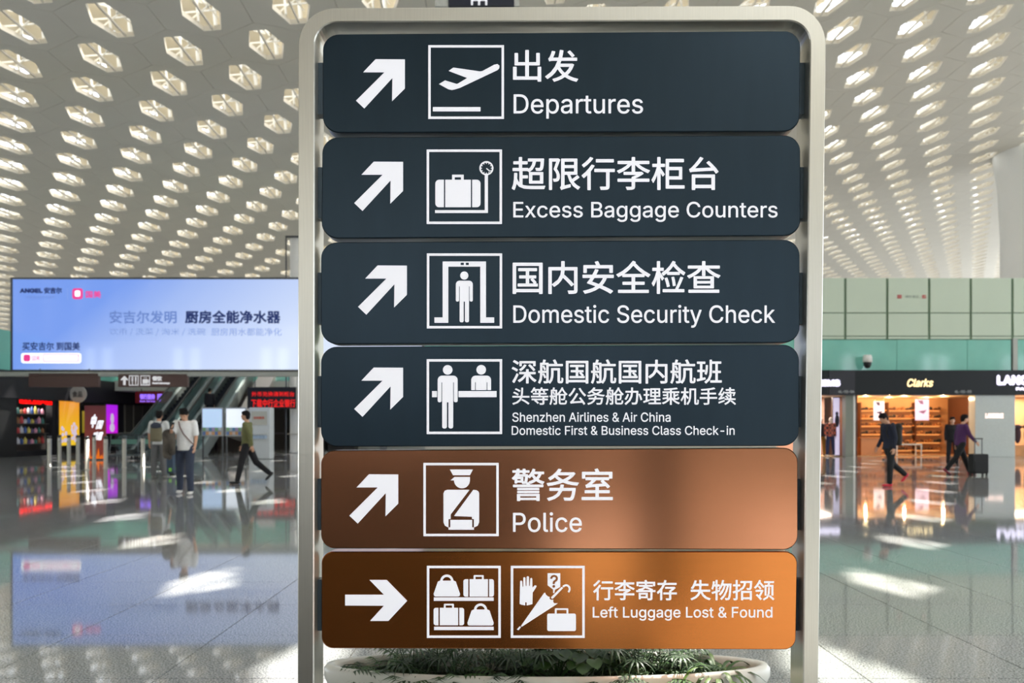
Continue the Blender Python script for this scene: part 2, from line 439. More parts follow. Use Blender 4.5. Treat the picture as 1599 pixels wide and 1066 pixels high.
def disc(cx, cy, r, n=24): return [(cx + r * math.cos(2 * PI * k / n), cy + r * math.sin(2 * PI * k / n)) for k in range(n)]
def border(par, x0, y0, x1, y1, t=3.8):
    mb = MB()
    for r in ((x0, y0, x1, y0 + t), (x0, y1 - t, x1, y1), (x0, y0 + t, x0 + t, y1 - t), (x1 - t, y0 + t, x1, y1 - t)): poly(mb, rrect(*r))
    mb.build('pictogram_border', sign_white, par, clean=False)
def write(par, s, x0, x1, y0, y1, bold, space=1.0):
    mb = MB()
    text_mb(mb, s, x0, x1, -y1, -y0, YF, bold, fn=lambda x, z, y: (lambda q: (q[0], y, q[1]))(sp(x, -z, PO)), space=space)
    mb.build('lettering', sign_white, par, clean=False)
AR = [(586.5, 92.7), (632.3, 93), (632.3, 138.5), (612.3, 158.3), (612.8, 122), (569, 169.6), (556, 157.3), (600.3, 113.2), (567.2, 113.2)]
for k, (dx, dy) in enumerate([(0, 0), (-2.8, 159.8), (3.2, 321.7), (-2.8, 481), (-10.3, 647.5)]):
    mb = MB(); poly(mb, [(x + dx, y + dy) for x, y in AR]); mb.build('arrow', sign_white, panels[k], clean=False)
mb = MB(); poly(mb, [(539, 928), (599.5, 928), (577, 905), (604, 905), (636, 937.5), (606.5, 969), (578, 969), (599.5, 945.3), (539, 945)]); mb.build('arrow', sign_white, panels[5], clean=False)
def cr(ox, oy, s): return lambda pts: [(ox + x / s, oy + y / s) for x, y in pts]
# 1 departures
border(panels[0], 668.8, 70.7, 787, 185.9)
c = cr(440, 0, 3.9925); mb = MB()
poly(mb, c([(980, 525), (1018, 502), (1090, 524), (1098, 522), (1156, 487), (1040, 443), (1070, 422), (1235, 446), (1250, 444), (1325, 404), (1345, 400), (1357, 410), (1356, 426), (1345, 438), (1110, 549), (1080, 558), (1060, 562), (1038, 557)]))
poly(mb, c([(942, 668), (1239, 668), (1239, 695), (942, 695)])); mb.build('pictogram', sign_white, panels[0], clean=False)
write(panels[0], '出发', 801, 903, 78, 128, .65); write(panels[0], 'Departures', 802, 1004, 147.5, 185.5, .25)
# 2 baggage
border(panels[1], 666.3, 233.5, 783.9, 349.8)
c = cr(640, 220, 7.61); mb = MB()
poly(mb, c(rrect(303, 462, 405, 788, 45, 5, (0, 1, 1, 0)))); poly(mb, c(rrect(421, 462, 725, 788))); poly(mb, c(rrect(741, 462, 840, 788, 45, 5, (1, 0, 0, 1))))
for r in ((502, 402, 640, 432), (502, 432, 533, 462), (608, 432, 640, 462), (300, 823, 928, 857), (890, 400, 928, 823)): poly(mb, c(rrect(*r)))
rg = []
for k in range(28):
    t0, t1 = 2 * PI * k / 28, 2 * PI * (k + 1) / 28
    poly(mb, c([(910 + 84 * math.cos(t0), 325 + 84 * math.sin(t0)), (910 + 84 * math.cos(t1), 325 + 84 * math.sin(t1)), (910 + 66 * math.cos(t1), 325 + 66 * math.sin(t1)), (910 + 66 * math.cos(t0), 325 + 66 * math.sin(t0))]))
for k in range(12):
    t = 2 * PI * k / 12; q = .07
    poly(mb, c([(910 + 68 * math.cos(t - q), 325 + 68 * math.sin(t - q)), (910 + 68 * math.cos(t + q), 325 + 68 * math.sin(t + q)), (910 + 52 * math.cos(t + q), 325 + 52 * math.sin(t + q)), (910 + 52 * math.cos(t - q), 325 + 52 * math.sin(t - q))]))
poly(mb, c([(905, 330), (914, 322), (955, 358), (947, 367)])); mb.build('pictogram', sign_white, panels[1], clean=False)
write(panels[1], '超限行李柜台', 799, 1122, 245, 297, .65); write(panels[1], 'Excess Baggage Counters', 801.5, 1214, 315, 346.5, .25)
# 3 security
border(panels[2], 666.6, 395.6, 784.1, 512.7)
c = cr(640, 360, 5.33); mb = MB()
for r in ((273, 257, 320, 722), (586, 257, 634, 722), (320, 257, 586, 267), (320, 287, 586, 300), (320, 267, 423, 287), (450, 267, 466, 287), (491, 267, 586, 287), (205, 722, 320, 767), (586, 722, 702, 767)): poly(mb, c(rrect(*r)))
def standing(mb, c, hx, hy, hr, x0, x1, y0, arm, legs=True, tor=None, bot=None):
    """a plain standing figure: head disc, rounded shoulders, arms apart from the trunk by fine gaps"""
    poly(mb, c(disc(hx, hy, hr)))
    wd = x1 - x0; aw = wd * .19; g = wd * .035
    sh = y0 + wd * .33
    poly(mb, c(rrect(x0, y0, x1, sh, wd * .22, 6, (1, 1, 0, 0))))
    if legs:
        poly(mb, c(rrect(x0, sh - .5, x0 + aw, arm, aw * .4, 4, (0, 0, 1, 1)))); poly(mb, c(rrect(x1 - aw, sh - .5, x1, arm, aw * .4, 4, (0, 0, 1, 1))))
        poly(mb, c(rrect(x0 + aw + g, sh - .5, x1 - aw - g, arm)))
        m_ = (x0 + x1) / 2
        poly(mb, c(rrect(x0 + aw + g, arm - .5, m_ - g * 1.1, bot, aw * .5, 4, (0, 0, 1, 1)))); poly(mb, c(rrect(m_ + g * 1.1, arm - .5, x1 - aw - g, bot, aw * .5, 4, (0, 0, 1, 1))))
    else:
        for a, b in ((x0, x0 + aw), (x0 + aw + g, x1 - aw - g), (x1 - aw, x1)): poly(mb, c(rrect(a, sh - .5, b, arm)))
standing(mb, c, 453, 374, 34, 383, 524, 417, 590, bot=763); mb.build('pictogram', sign_white, panels[2], clean=False)
write(panels[2], '国内安全检查', 800.5, 1125, 407, 459, .65); write(panels[2], 'Domestic Security Check', 801.5, 1210, 476, 511.5, .25)
# 4 check-in
border(panels[3], 666.3, 560.6, 784.1, 677.5)
c = cr(640, 540, 5.33); mb = MB()
standing(mb, c, 315, 199, 40, 232, 398, 247, 468, bot=686); standing(mb, c, 594, 198, 40, 511, 676, 247, 367, legs=False)
poly(mb, c(rrect(185, 375, 226, 426))); poly(mb, c(rrect(405, 375, 722, 426))); mb.build('pictogram', sign_white, panels[3], clean=False)
write(panels[3], '深航国航国内航班', 799, 1127, 561, 599, .5); write(panels[3], '头等舱公务舱办理乘机手续', 800, 1149, 604.5, 632, .35)
write(panels[3], 'Shenzhen Airlines & Air China', 800, 1047, 643.5, 658.5, .18); write(panels[3], 'Domestic First & Business Class Check-in', 799, 1147, 664.5, 679, .18)
# 5 police
border(panels[4], 661.2, 722.4, 778.8, 836.8)
c = cr(640, 680, 5.33); mb = MB()
poly(mb, c([(333, 281), (525, 281), (500, 329), (360, 329)]))
poly(mb, c([(372, 343), (500, 343), (500, 372)] + [(434 + 66 * math.cos(math.radians(a)), 372 + 66 * math.sin(math.radians(a))) for a in range(10, 171, 16)] + [(368, 372), (338, 372)]))
poly(mb, c([(310, 450), (497, 450), (340, 655), (340, 692), (322, 694), (322, 762), (310, 758), (292, 748), (280, 720), (280, 480), (290, 458)]))
poly(mb, c([(528, 450), (555, 453), (572, 465), (577, 480), (577, 720), (565, 748), (545, 758), (533, 762), (533, 694), (517, 692), (517, 674), (368, 668)]))
poly(mb, c([(337, 700), (519, 700), (519, 762), (534, 762), (534, 782), (322, 782), (322, 762), (337, 762)])); mb.build('pictogram', sign_white, panels[4], clean=False)
write(panels[4], '警务室', 799, 957, 731, 782, .65); write(panels[4], 'Police', 801, 908.5, 799.5, 830.5, .25)
# 6 left luggage, lost and found
border(panels[5], 666.6, 882.9, 782, 995.5); border(panels[5], 797.6, 882.9, 913, 995.5)
c = cr(640, 860, 5.33); mb = MB()
def arch(mb, c, cx, cy, r0, r1, y_end):
    n = 12
    for k in range(n):
        a0, a1 = PI + PI * k / n, PI + PI * (k + 1) / n
        poly(mb, c([(cx + r1 * math.cos(a0), cy + r1 * math.sin(a0)), (cx + r1 * math.cos(a1), cy + r1 * math.sin(a1)), (cx + r0 * math.cos(a1), cy + r0 * math.sin(a1)), (cx + r0 * math.cos(a0), cy + r0 * math.sin(a0))]))
def holdall(mb, c, x0, x1, y0, y1):
    w_ = x1 - x0; cx = (x0 + x1) / 2
    poly(mb, c([(x0 + w_ * .16, y0 + 8), (x0 + w_ * .24, y0), (x1 - w_ * .24, y0), (x1 - w_ * .16, y0 + 8), (x1, y1 - 22), (x1 - 4, y1 - 5), (x1 - 16, y1), (x0 + 16, y1), (x0 + 4, y1 - 5), (x0, y1 - 22)]))
    arch(mb, c, cx, y0 + 4, w_ * .16, w_ * .25, y0)
def suitcase(mb, c, x0, x1, y0, y1, st=True):
    if st:
        a, b = x0 + 40, x1 - 50
        poly(mb, c(rrect(x0, y0, a, y1, 18, 4, (0, 1, 1, 0)))); poly(mb, c(rrect(a + 11, y0, b, y1))); poly(mb, c(rrect(b + 10, y0, x1, y1, 18, 4, (1, 0, 0, 1))))
    else: poly(mb, c(rrect(x0, y0, x1, y1, 14)))
    cx = (x0 + x1) / 2; hw = 42 if st else 56; hh = 34 if st else 44
    poly(mb, c(rrect(cx - hw, y0 - hh, cx + hw, y0 - hh + 14, 7, 3, (1, 1, 0, 0)))); poly(mb, c(rrect(cx - hw, y0 - hh + 13, cx - hw + 15, y0))); poly(mb, c(rrect(cx + hw - 15, y0 - hh + 13, cx + hw, y0)))
holdall(mb, c, 198, 418, 246, 378); suitcase(mb, c, 446, 700, 234, 379); poly(mb, c(rrect(200, 385, 698, 414)))
suitcase(mb, c, 198, 452, 472, 617); holdall(mb, c, 479, 698, 486, 619); poly(mb, c(rrect(202, 629, 698, 657))); mb.build('pictogram', sign_white, panels[5], clean=False)
mb = MB()
poly(mb, c([(914, 440), (918, 250), (925, 244), (935, 250), (938, 296), (944, 296), (944, 222), (952, 216), (962, 222), (964, 290), (970, 290), (972, 214), (982, 208), (992, 216), (992, 290), (998, 290), (1002, 228), (1010, 222), (1019, 230), (1020, 305), (1040, 284), (1056, 290), (1048, 306), (1022, 345), (1020, 440), (1000, 446), (972, 452), (972, 426), (960, 426), (960, 452), (930, 446)]))
poly(mb, c([(925, 622), (1115, 352), (1125, 345), (1132, 362), (1148, 376), (1165, 382), (1162, 396), (1175, 406), (1195, 404), (1192, 420), (1200, 434), (1232, 434), (1215, 446), (930, 630)]))
poly(mb, c([(890, 652), (915, 625), (925, 632), (905, 658)]))
poly(mb, c([(1175, 384), (1262, 298), (1278, 305), (1192, 394), (1180, 396)]))
for k in range(9):
    a0, a1 = math.radians(215 + k * 22), math.radians(215 + (k + 1) * 22)
    poly(mb, c([(1300 + 38 * math.cos(a0), 316 + 40 * math.sin(a0)), (1300 + 38 * math.cos(a1), 316 + 40 * math.sin(a1)), (1300 + 22 * math.cos(a1), 316 + 24 * math.sin(a1)), (1300 + 22 * math.cos(a0), 316 + 24 * math.sin(a0))]))
poly(mb, c([(1146, 184), (1252, 184), (1252, 298), (1207, 322), (1203, 350), (1192, 350), (1192, 320), (1146, 284)]))
suitcase(mb, c, 1143, 1382, 520, 665, False); mb.build('pictogram', sign_white, panels[5], clean=False)
mb = MB()
text_mb(mb, '?', 1168, 1232, -305, -198, YF - .0006, 3, fn=lambda x, z, y: (lambda q: (q[0], y, q[1]))(sp(640 + x / 5.33, 860 - z / 5.33, PO)))
mb.build('question_mark', mat('tag_brown', (170, 100, 45), .5), panels[5], clean=False)['label'] = 'small brown question mark'
write(panels[5], '行李寄存', 926, 1057, 905, 937, .45); write(panels[5], '失物招领', 1078, 1209, 905, 937, .45)
write(panels[5], 'Left Luggage Lost & Found', 925.5, 1206, 946.5, 968.5, .25)

# ------------------------------------------------------------------ planter behind the sign
pl = thing('planter', 'long white oval planter full of green plants behind the steel sign', 'planter', (.12, 2.93, 0))
pw = mat('white_fibreglass', (226, 228, 218), .25, var=.02)
sx, sy = .765, .17
MB().lathe([(.70, .002), (.72, .02), (.93, .40), (.95, .455), (.985, .475), (1.0, .50), (1.0, .525), (.985, .54), (.955, .54), (.945, .53), (.94, .50), (.93, .44)], 64, pw, sx=sx, sy=sy).build('pot', None, pl)
MB().lathe([(.0, .475), (.935, .47)], 48, mat('soil', (40, 34, 26), .9, bump=.5, scale=60), sx=sx, sy=sy).build('soil', None, pl)
leafD = mat('leaf_dark', (34, 62, 30), .45, var=.35, scale=9); leafM = mat('leaf_mid', (52, 84, 36), .45, var=.3, scale=9)
leafS = mat('leaf_striped', (80, 108, 46), .45, var=.3, scale=20)
def blade(mb, base, az, L, rise, droop, wd, n=7, m=None):
    d = Vector((math.cos(az), math.sin(az), 0)); s = Vector((-d.y, d.x, 0)); pts = []
    for k in range(n + 1):
        t = k / n; p = Vector(base) + d * (L * t * (1 - .15 * t)) + Vector((0, 0, rise * t - droop * t * t))
        w_ = wd * math.sin(PI * min(1, .12 + t * .88)) ** .7 * (1 if t < 1 else 0)
        pts += [p - s * w_ / 2, p + Vector((0, 0, w_ * .12)), p + s * w_ / 2]
    fs = []
    for k in range(n):
        a = k * 3; fs += [(a, a + 1, a + 4, a + 3), (a + 1, a + 2, a + 5, a + 4)]
    mb.add(pts, fs, m, True)
def frond(mb, base, az, L, rise, droop, m=None, pairs=9, ll=.05):
    d = Vector((math.cos(az), math.sin(az), 0)); s = Vector((-d.y, d.x, 0)); prev = Vector(base)
    for k in range(1, pairs + 1):
        t = k / pairs; p = Vector(base) + d * (L * t) + Vector((0, 0, rise * t - droop * t * t))
        mb.cyl(prev, p, .0014, n=3, caps=False, m=m); prev = p
        l = ll * (1 - .6 * t) * (0.5 + t * 1.2 if t < .4 else 1)
        for q in (-1, 1):
            tip = p + s * q * l + d * l * .45 + Vector((0, 0, -.008)); nrm = d * .006
            mb.add([p - nrm, p + nrm, tip], [(0, 1, 2)], m)
PZ = .476
def palm(x, y, sc, az0=0, m=leafD):
    t = None; mb = MB()
    for st in range(5):
        a = az0 + st * 2.4; top = Vector((math.cos(a) * .05 * sc, math.sin(a) * .05 * sc, (.07 + .018 * st) * sc))
        mb.cyl((0, 0, 0), top, .0022, n=4, m=m)
        for k in range(15):
            blade(mb, top, a + k * 2 * PI / 15, .085 * sc * random.uniform(.8, 1.1), .03 * sc, .055 * sc, .007, 4, m)
    return mb
def plant_thing(name, label, cat, mb, x, y, group=None, part='leaves'):
    p = thing(name, label, cat, (x, y, PZ), random.uniform(0, 6), group)
    mb.build(part, None, p, clean=False); return p
px0 = .12
def pick(labs, k): return labs[k]
sed = [(-.46, -.05, 1.0), (-.30, -.07, 1.15), (-.20, .04, 1.2), (-.07, -.06, 1.1), (.04, .06, 1.25), (.25, -.06, 1.1), (.33, .05, 1.2), (.45, -.05, 1.05), (-.38, .05, 1.15)]
sedl = ['umbrella plant nearest the left tip of the white planter, front row', 'umbrella plant second from left in the planter front row', 'tall umbrella plant behind, left of the planter centre', 'umbrella plant touching the left of the round-leaved plants',
        'tall umbrella plant standing behind the round-leaved plants', 'umbrella plant touching the right of the round-leaved plants', 'tall umbrella plant behind the upright lily plant', 'umbrella plant in front of the striped spider plant', 'tall umbrella plant in the back row near the left tip']
for k, (x, y, s) in enumerate(sed): plant_thing('umbrella_sedge', sedl[k], 'plant', palm(0, 0, s), px0 + x, 2.93 + y, 'umbrella plants in the planter')
fe = [(-.62, 0, .8), (-.54, -.05, 1.0), (-.36, -.08, 1.1), (-.14, -.09, 1.0), (-.46, .06, 1.2), (-.1, .07, 1.3), (.18, .07, 1.3), (.20, -.09, 1.0), (.40, .08, 1.2), (.36, -.09, 1.0), (.52, .03, 1.1)]
fel = ['small feathery fern at the far left tip of the planter', 'feathery fern spilling beside the left tip fern', 'front fern under the second umbrella plant from left', 'front fern left of the round-leaved plants', 'back fern near the left tip of the planter',
       'back fern just left of the planter centre', 'back fern just right of the planter centre', 'front fern right of the round-leaved plants', 'back fern behind the lily plant', 'front fern before the lily plant', 'fern under the spider plant']
for k, (x, y, s) in enumerate(fe):
    mb = MB()
    for q in range(26): frond(mb, (0, 0, 0), q * 2.4, random.uniform(.08, .16) * s, random.uniform(.09, .17) * s, .09, m=(leafM if q % 3 else leafD), ll=.06)
    plant_thing('fern', fel[k], 'plant', mb, px0 + x, 2.93 + y, 'ferns in the planter')
def broad():
    mb = MB()
    for q in range(26):
        az = q * 2.4; L = random.uniform(.03, .12); z = .15 - L * .6 + random.uniform(-.02, .02)
        c0 = Vector((math.cos(az) * L, math.sin(az) * L, max(.03, z))); mb.cyl((0, 0, 0), c0, .002, n=3, caps=False, m=leafM)
        r = random.uniform(.022, .034); d = Vector((math.cos(az), math.sin(az), -.5)).normalized(); s = d.cross(Vector((0, 0, 1))).normalized()
        out = [c0 - d * .0, c0 + s * r * .7 - d * r * .25, c0 + s * r + d * r * .4, c0 + s * r * .55 + d * r * 1.2, c0 + d * r * 1.7, c0 - s * r * .55 + d * r * 1.2, c0 - s * r + d * r * .4, c0 - s * r * .7 - d * r * .25]
        up = d.cross(s) * .006
        mb.add([c0 + d * r * .6 + up] + out, [(0, i, i % 8 + 1) for i in range(1, 9)], leafM if q % 2 else leafD, True)
    return mb
for k, x in enumerate((.03, .13)):
    plant_thing('broad_leaved_plant', ['round-leaved green plant at the centre of the white planter', 'round-leaved plant right of centre in the white planter'][k], 'plant', broad(), px0 + x, 2.90, 'round-leaved plants in the planter')
mb = MB()
for q in range(34): blade(mb, (0, 0, .01), q * 2.4, random.uniform(.14, .27), random.uniform(.2, .32), random.uniform(.28, .46), .014, 9, leafS if q % 2 else leafM)
plant_thing('spider_plant', 'striped spider plant with long arching blades over the planter right end', 'plant', mb, px0 + .57, 2.87)
mb = MB()
for q in range(16): blade(mb, (0, 0, 0), q * 2.4, random.uniform(.08, .18), random.uniform(.12, .16), .1, .02, 6, leafM)
plant_thing('lily_plant', 'upright broad-bladed lily plant between the middle and the spider plant', 'plant', mb, px0 + .36, 2.96)

# ------------------------------------------------------------------ wide advertising screen, left
BD = 32.7
bl, br = W(20, 577, BD), W(659, 436, BD)
ban = thing('advertising_screen', 'wide lit pale blue advertising screen hanging over the left concourse', 'screen', ((bl.x + br.x) / 2, BD, 0))
hw = (br.x - bl.x) / 2
m = bpy.data.materials.new('lit_screen_blue'); m.use_nodes = True; nt = m.node_tree; b = nt.nodes['Principled BSDF']; L = nt.links
tc = nt.nodes.new('ShaderNodeTexCoord'); sep = nt.nodes.new('ShaderNodeSeparateXYZ'); L.new(tc.outputs['Generated'], sep.inputs[0])
ad = nt.nodes.new('ShaderNodeMath'); ad.operation = 'MULTIPLY_ADD'; ad.inputs[1].default_value = 1.0; L.new(sep.outputs['X'], ad.inputs[0])
ml = nt.nodes.new('ShaderNodeMath'); ml.operation = 'MULTIPLY'; ml.inputs[1].default_value = -.28; L.new(sep.outputs['Z'], ml.inputs[0]); L.new(ml.outputs[0], ad.inputs[2])
r = nt.nodes.new('ShaderNodeValToRGB'); e = r.color_ramp.elements
e[0].position = 0; e[0].color = lin((118, 156, 238)) + (1,); e[1].position = .62; e[1].color = lin((216, 229, 253)) + (1,)
x = e.new(.18); x.color = lin((160, 186, 242)) + (1,)
L.new(ad.outputs[0], r.inputs['Fac']); L.new(r.outputs[0], b.inputs['Emission Color']); b.inputs['Emission Strength'].default_value = 1.0
b.inputs['Base Color'].default_value = (.02, .02, .03, 1); b.inputs['Roughness'].default_value = .05
MB().box(-hw, 0, bl.z, hw, .25, br.z).build('screen', m, ban)
t = .07; mb = MB()
for q in ((-hw - t, bl.z - t, hw + t, bl.z), (-hw - t, br.z, hw + t, br.z + t), (-hw - t, bl.z, -hw, br.z), (hw, bl.z, hw + t, br.z)): mb.box(q[0], -.04, q[1], q[2], .3, q[3])
mb.build('screen_frame', steel_dark, ban)
MB().box(-hw - 1.5, -.1, bl.z - .25, hw + .3, .35, bl.z - .09).build('support_beam', mat('beam_grey', (168, 172, 166), .4), ban)
for x in (-hw - 1.2, hw - 1.5): MB().box(x - .12, .02, 0, x + .12, .26, bl.z - .25).build('support_post', steel_dark, ban)
def BP(px, py): p = W(px, py, BD); return (p.x - ban.location.x, p.z)
def btext(s, x0, x1, y0, y1, m, bold=0.0, slant=0, y=-.012, par=None, name='lettering'):
    a, b2 = BP(x0, y1), BP(x1, y0); mb = MB(); text_mb(mb, s, a[0], b2[0], a[1], b2[1], y, bold, slant=slant); return mb.build(name, m, par or ban, clean=False)
inkA = mat('ink_navy', (24, 50, 120), .5, emit=.25); inkB = mat('ink_blue', (96, 122, 184), .5, emit=.8); inkC = mat('ink_pale_blue', (120, 144, 200), .5, emit=.75)
pink = mat('lit_magenta', (226, 60, 140), .5, emit=.7); scw = mat('lit_screen_white', (245, 246, 252), .5, emit=.95)
btext('ANGEL', 31, 67, 450, 457.5, inkA, .02); btext('安吉尔', 69, 97, 448.5, 458.5, inkA, .012); btext('高端净饮水专家', 42, 86, 461.5, 466.5, inkB)
btext('国美', 134, 158, 454, 465, pink, .008); btext('安吉尔发明', 171, 276, 485, 505, inkB, .012); btext('厨房全能净水器', 289, 438, 484.5, 505, inkA, .018)
btext('饮用 / 洗菜 / 淘米 / 洗碗', 171, 321, 512, 524, inkC); btext('厨房用水都能净化', 330, 440, 512, 524, inkC)
btext('买安吉尔 到国美', 35, 125, 534, 547, inkA, .008)
def bplate(x0, y0, x1, y1, r, m, y=-.008, name='logo_tile'):
    P = [BP(a, b2) for a, b2 in rrect(x0, y0, x1, y1, r)]; return MB().prism(P, y, y + .006).build(name, m, ban)
bplate(113, 450, 129.5, 467, 4, pink); bplate(117, 453.5, 125.5, 463, 2.5, scw, -.014); bplate(33, 551, 127, 567, 4, scw)
bplate(105.2, 450, 105.8, 468, 0, inkC, name='divider'); bplate(37, 553.5, 47.5, 564, 3, pink, -.015); bplate(68, 553, 123, 564.5, 2, pink, -.014, 'button'); bplate(68.8, 553.8, 122.2, 563.7, 2, scw, -.02, 'button')
btext('国美', 50, 63, 555, 563, pink, 0, y=-.016); btext('搜索安吉尔旗舰店', 73, 113, 556, 561.5, mat('ink_pink', (225, 150, 190), .5, emit=.8), y=-.026)

# brown hanging signs below it
def hang_sign(x0, x1, y0, y1, d, label, m, name='hanging_sign', depth=.18, zt=None):
    a, b2 = W(x0, y1, d), W(x1, y0, d); s = thing(name, label, 'sign', ((a.x + b2.x) / 2, d, a.z)); h = (b2.x - a.x) / 2; H = b2.z - a.z
    bevel(MB().box(-h, 0, 0, h, depth, H).build('sign_box', m, s), .02)
    for q in (-.7, .7): MB().cyl((h * q, depth / 2, H), (h * q, depth / 2, zt if zt else H + .12), .025, n=8).build('hanger', steel_dark, s)
    return s, h, H
bsign = mat('brown_sign', (86, 62, 58), .4, var=.03)
HD = 32.6
s1, h, H = hang_sign(44, 154, 582, 604, HD, 'blank brown hanging sign under the left of the blue screen', bsign, zt=.70)
s2, h, H = hang_sign(184, 293, 583, 604, HD, 'brown hanging sign with up arrow, cutlery and cup pictograms', bsign, zt=.66)
def S2(px, py): p = W(px, py, HD); return (p.x - s2.location.x, p.z - s2.location.z)
mb = MB()
def p2(pts, y=-.01, m=None, mb=None): mb.add([(x, y, z) for x, z in (S2(*q) for q in pts)], [list(range(len(pts)))], m)
p2([(194.5, 586.5), (200, 592), (200, 594), (196.4, 592.2), (196.4, 601), (192.6, 601), (192.6, 592.2), (189, 594), (189, 592)], mb=mb); mb.build('arrow', sign_white, s2, clean=False)
for x0 in (201.5, 219.5):
    mb = MB()
    for r in ((x0, 586, x0 + 15, 587.2), (x0, 600.6, x0 + 15, 601.8), (x0, 587.2, x0 + 1.2, 600.6), (x0 + 13.8, 587.2, x0 + 15, 600.6)): p2(rrect(*r), mb=mb)
    if x0 < 210:
        for r in ((205.5, 588, 206.5, 593), (207.2, 588, 208.2, 593), (205.5, 593, 208.2, 594.5), (206.3, 594.5, 207.6, 600), (211, 588, 213, 595), (211.4, 595, 212.6, 600)): p2(rrect(*r), mb=mb)
    else:
        for r in ((223, 592, 231, 598), (231, 593, 233, 594), (232, 594, 233, 596), (231, 596, 233, 597), (221.5, 599, 232.5, 600), (225, 588.5, 226, 591), (228, 588.5, 229, 591)): p2(rrect(*r), mb=mb)
    mb.build('pictogram', sign_white, s2, clean=False)
for s_, a in (('餐饮', (238, 253, 587, 594.5)), ('Food & Beverage', (238, 265.5, 596.5, 600.3))):
    mb = MB(); q0, q1 = S2(a[0], a[3]), S2(a[1], a[2]); text_mb(mb, s_, q0[0], q1[0], q0[1], q1[1], -.01, .012); mb.build('lettering', sign_white, s2, clean=False)

# ------------------------------------------------------------------ left side wall of shops (runs away from us along x = -22.3)
XW = -22.3
def YP(px): return -XW * F / (CX - px)
wl = MB().box(XW - .4, 24, 3.85, XW, 53, 5.6).build('wall_left', teal); struct(wl)
sf = thing('dark_shop_front', 'long dark shop front under the teal glass at far left', 'shop front', (XW, 40, 0))
def sbox(y0, y1, z0, z1, m, name, x0=-.3, x1=0.0): return MB().box(x0, y0 - 40, z0, x1, y1 - 40, z1).build(name, m, sf)
sbox(24, 53, 2.62, 3.84, dark, 'fascia', -.3, .15)
sbox(24, 38.45, 0, 2.62, black, 'black_wall')
sbox(41.4, 41.8, 0, 2.62, dark, 'pier'); sbox(43.75, 44.2, 0, 2.62, dark, 'pier'); sbox(48.0, 49.0, 0, 2.62, dark, 'pier')
sbox(38.45, 41.4, 0, .25, dark, 'plinth'); sbox(38.45, 53, 0, 3.9, mat('shop_dark', (52, 46, 44), .6), 'back_wall', -2.2, -2.0)
sbox(49, 53, 0, 2.62, mat('door_olive', (70, 68, 58), .3), 'door_wall', -.3, 0)
for yy in (49.1, 50.2, 51.4, 52.6): sbox(yy, yy + .08, 0, 2.62, mat('door_frame', (140, 136, 120), .4), 'door_frame', 0, .05)
led = mat('red_led', (255, 30, 24), .5, emit=.8); ledbox = mat('led_black', (14, 8, 8), .4)
o = sbox(38.5, 41.35, 2.38, 2.6, ledbox, 'led_board', -.1, .02)
mb = MB(); text_mb(mb, '精品礼品特产商店', -2.8, -.05, 0, .17, 0, .003); 
o = MB(); o.v = [(0, y, z) for (y, _, z) in [(v[0], 0, v[2]) for v in mb.v]]; o.f = mb.f; o.m = mb.m; o.smooth = mb.smooth
q = o.build('led_text', led, sf, (.03, 1.4, 2.405), clean=False)
# shelves with goods in the window
shelf_m = mat('shelf_grey', (86, 84, 84), .5)
for z in (.55, 1.05, 1.5, 1.95): sbox(38.6, 41.3, z - .02, z, shelf_m, 'shelf', -.6, -.1)
cols = [(190, 60, 60), (210, 190, 90), (70, 130, 120), (200, 200, 205), (90, 70, 110), (150, 100, 60), (60, 90, 150), (220, 150, 170)]
for r_, z in enumerate((.55, 1.05, 1.5, 1.95)):
    for k in range(9):
        y = 38.75 + k * .29; cc = cols[(k * 3 + r_ * 5) % 8]
        h = random.uniform(.2, .36); mm = mat('goods_%d_%d_%d' % cc, cc, .5)
        g = MB().lathe([(0, 0), (.07, 0), (.085, .03), (.08, h * .7), (.03, h * .85), (.03, h), (0, h)], 10, mm).build('gift_package', None, None, (XW - .3, y, z + .001))
        tag(g, 'small gift package, %s from the left on the %s shelf of the dark shop window' % (['first', 'second', 'third', 'fourth', 'fifth', 'sixth', 'seventh', 'eighth', 'ninth'][k], ['lowest', 'second', 'third', 'top'][r_]), 'package', 'gift packages in the dark shop window')
def shoplamp(x, y, z, e, col=(1, .85, .65), size=.5, sy=None):
    l = bpy.data.lights.new('shop_lamp', 'AREA'); l.energy = e; l.color = col; l.size = size
    if sy: l.shape = 'RECTANGLE'; l.size_y = sy
    o = bpy.data.objects.new('shop_lamp', l); COL.objects.link(o); o.location = (x, y, z); return o
shoplamp(XW - .5, 40, 2.55, 60, (1, .9, .8), .4, 2.4)
# backlit posters on the wall
def wall_poster(px0, px1, z0, z1, m, label, name='poster_lightbox'):
    y0, y1 = YP(px0), YP(px1); s = thing(name, label, 'poster', (XW + .12, (y0 + y1) / 2, z0)); h = (y1 - y0) / 2
    MB().box(-.1, -h, 0, 0, h, z1 - z0).build('case', steel_dark, s); MB().box(0, -h + .04, .04, .012, h - .04, z1 - z0 - .04).build('poster_face', m, s); return s, h, z1 - z0
def grad(name, c0, c1, e):
    m = bpy.data.materials.new(name); m.use_nodes = True; nt = m.node_tree; b = nt.nodes['Principled BSDF']; L = nt.links
    tc = nt.nodes.new('ShaderNodeTexCoord'); sep = nt.nodes.new('ShaderNodeSeparateXYZ'); r = nt.nodes.new('ShaderNodeValToRGB')
    L.new(tc.outputs['Generated'], sep.inputs[0]); L.new(sep.outputs['Z'], r.inputs[0]); r.color_ramp.elements[0].color = lin(c0) + (1,); r.color_ramp.elements[1].color = lin(c1) + (1,)
    L.new(r.outputs[0], b.inputs['Emission Color']); b.inputs['Emission Strength'].default_value = e; b.inputs['Base Color'].default_value = (.05, .05, .05, 1); return m
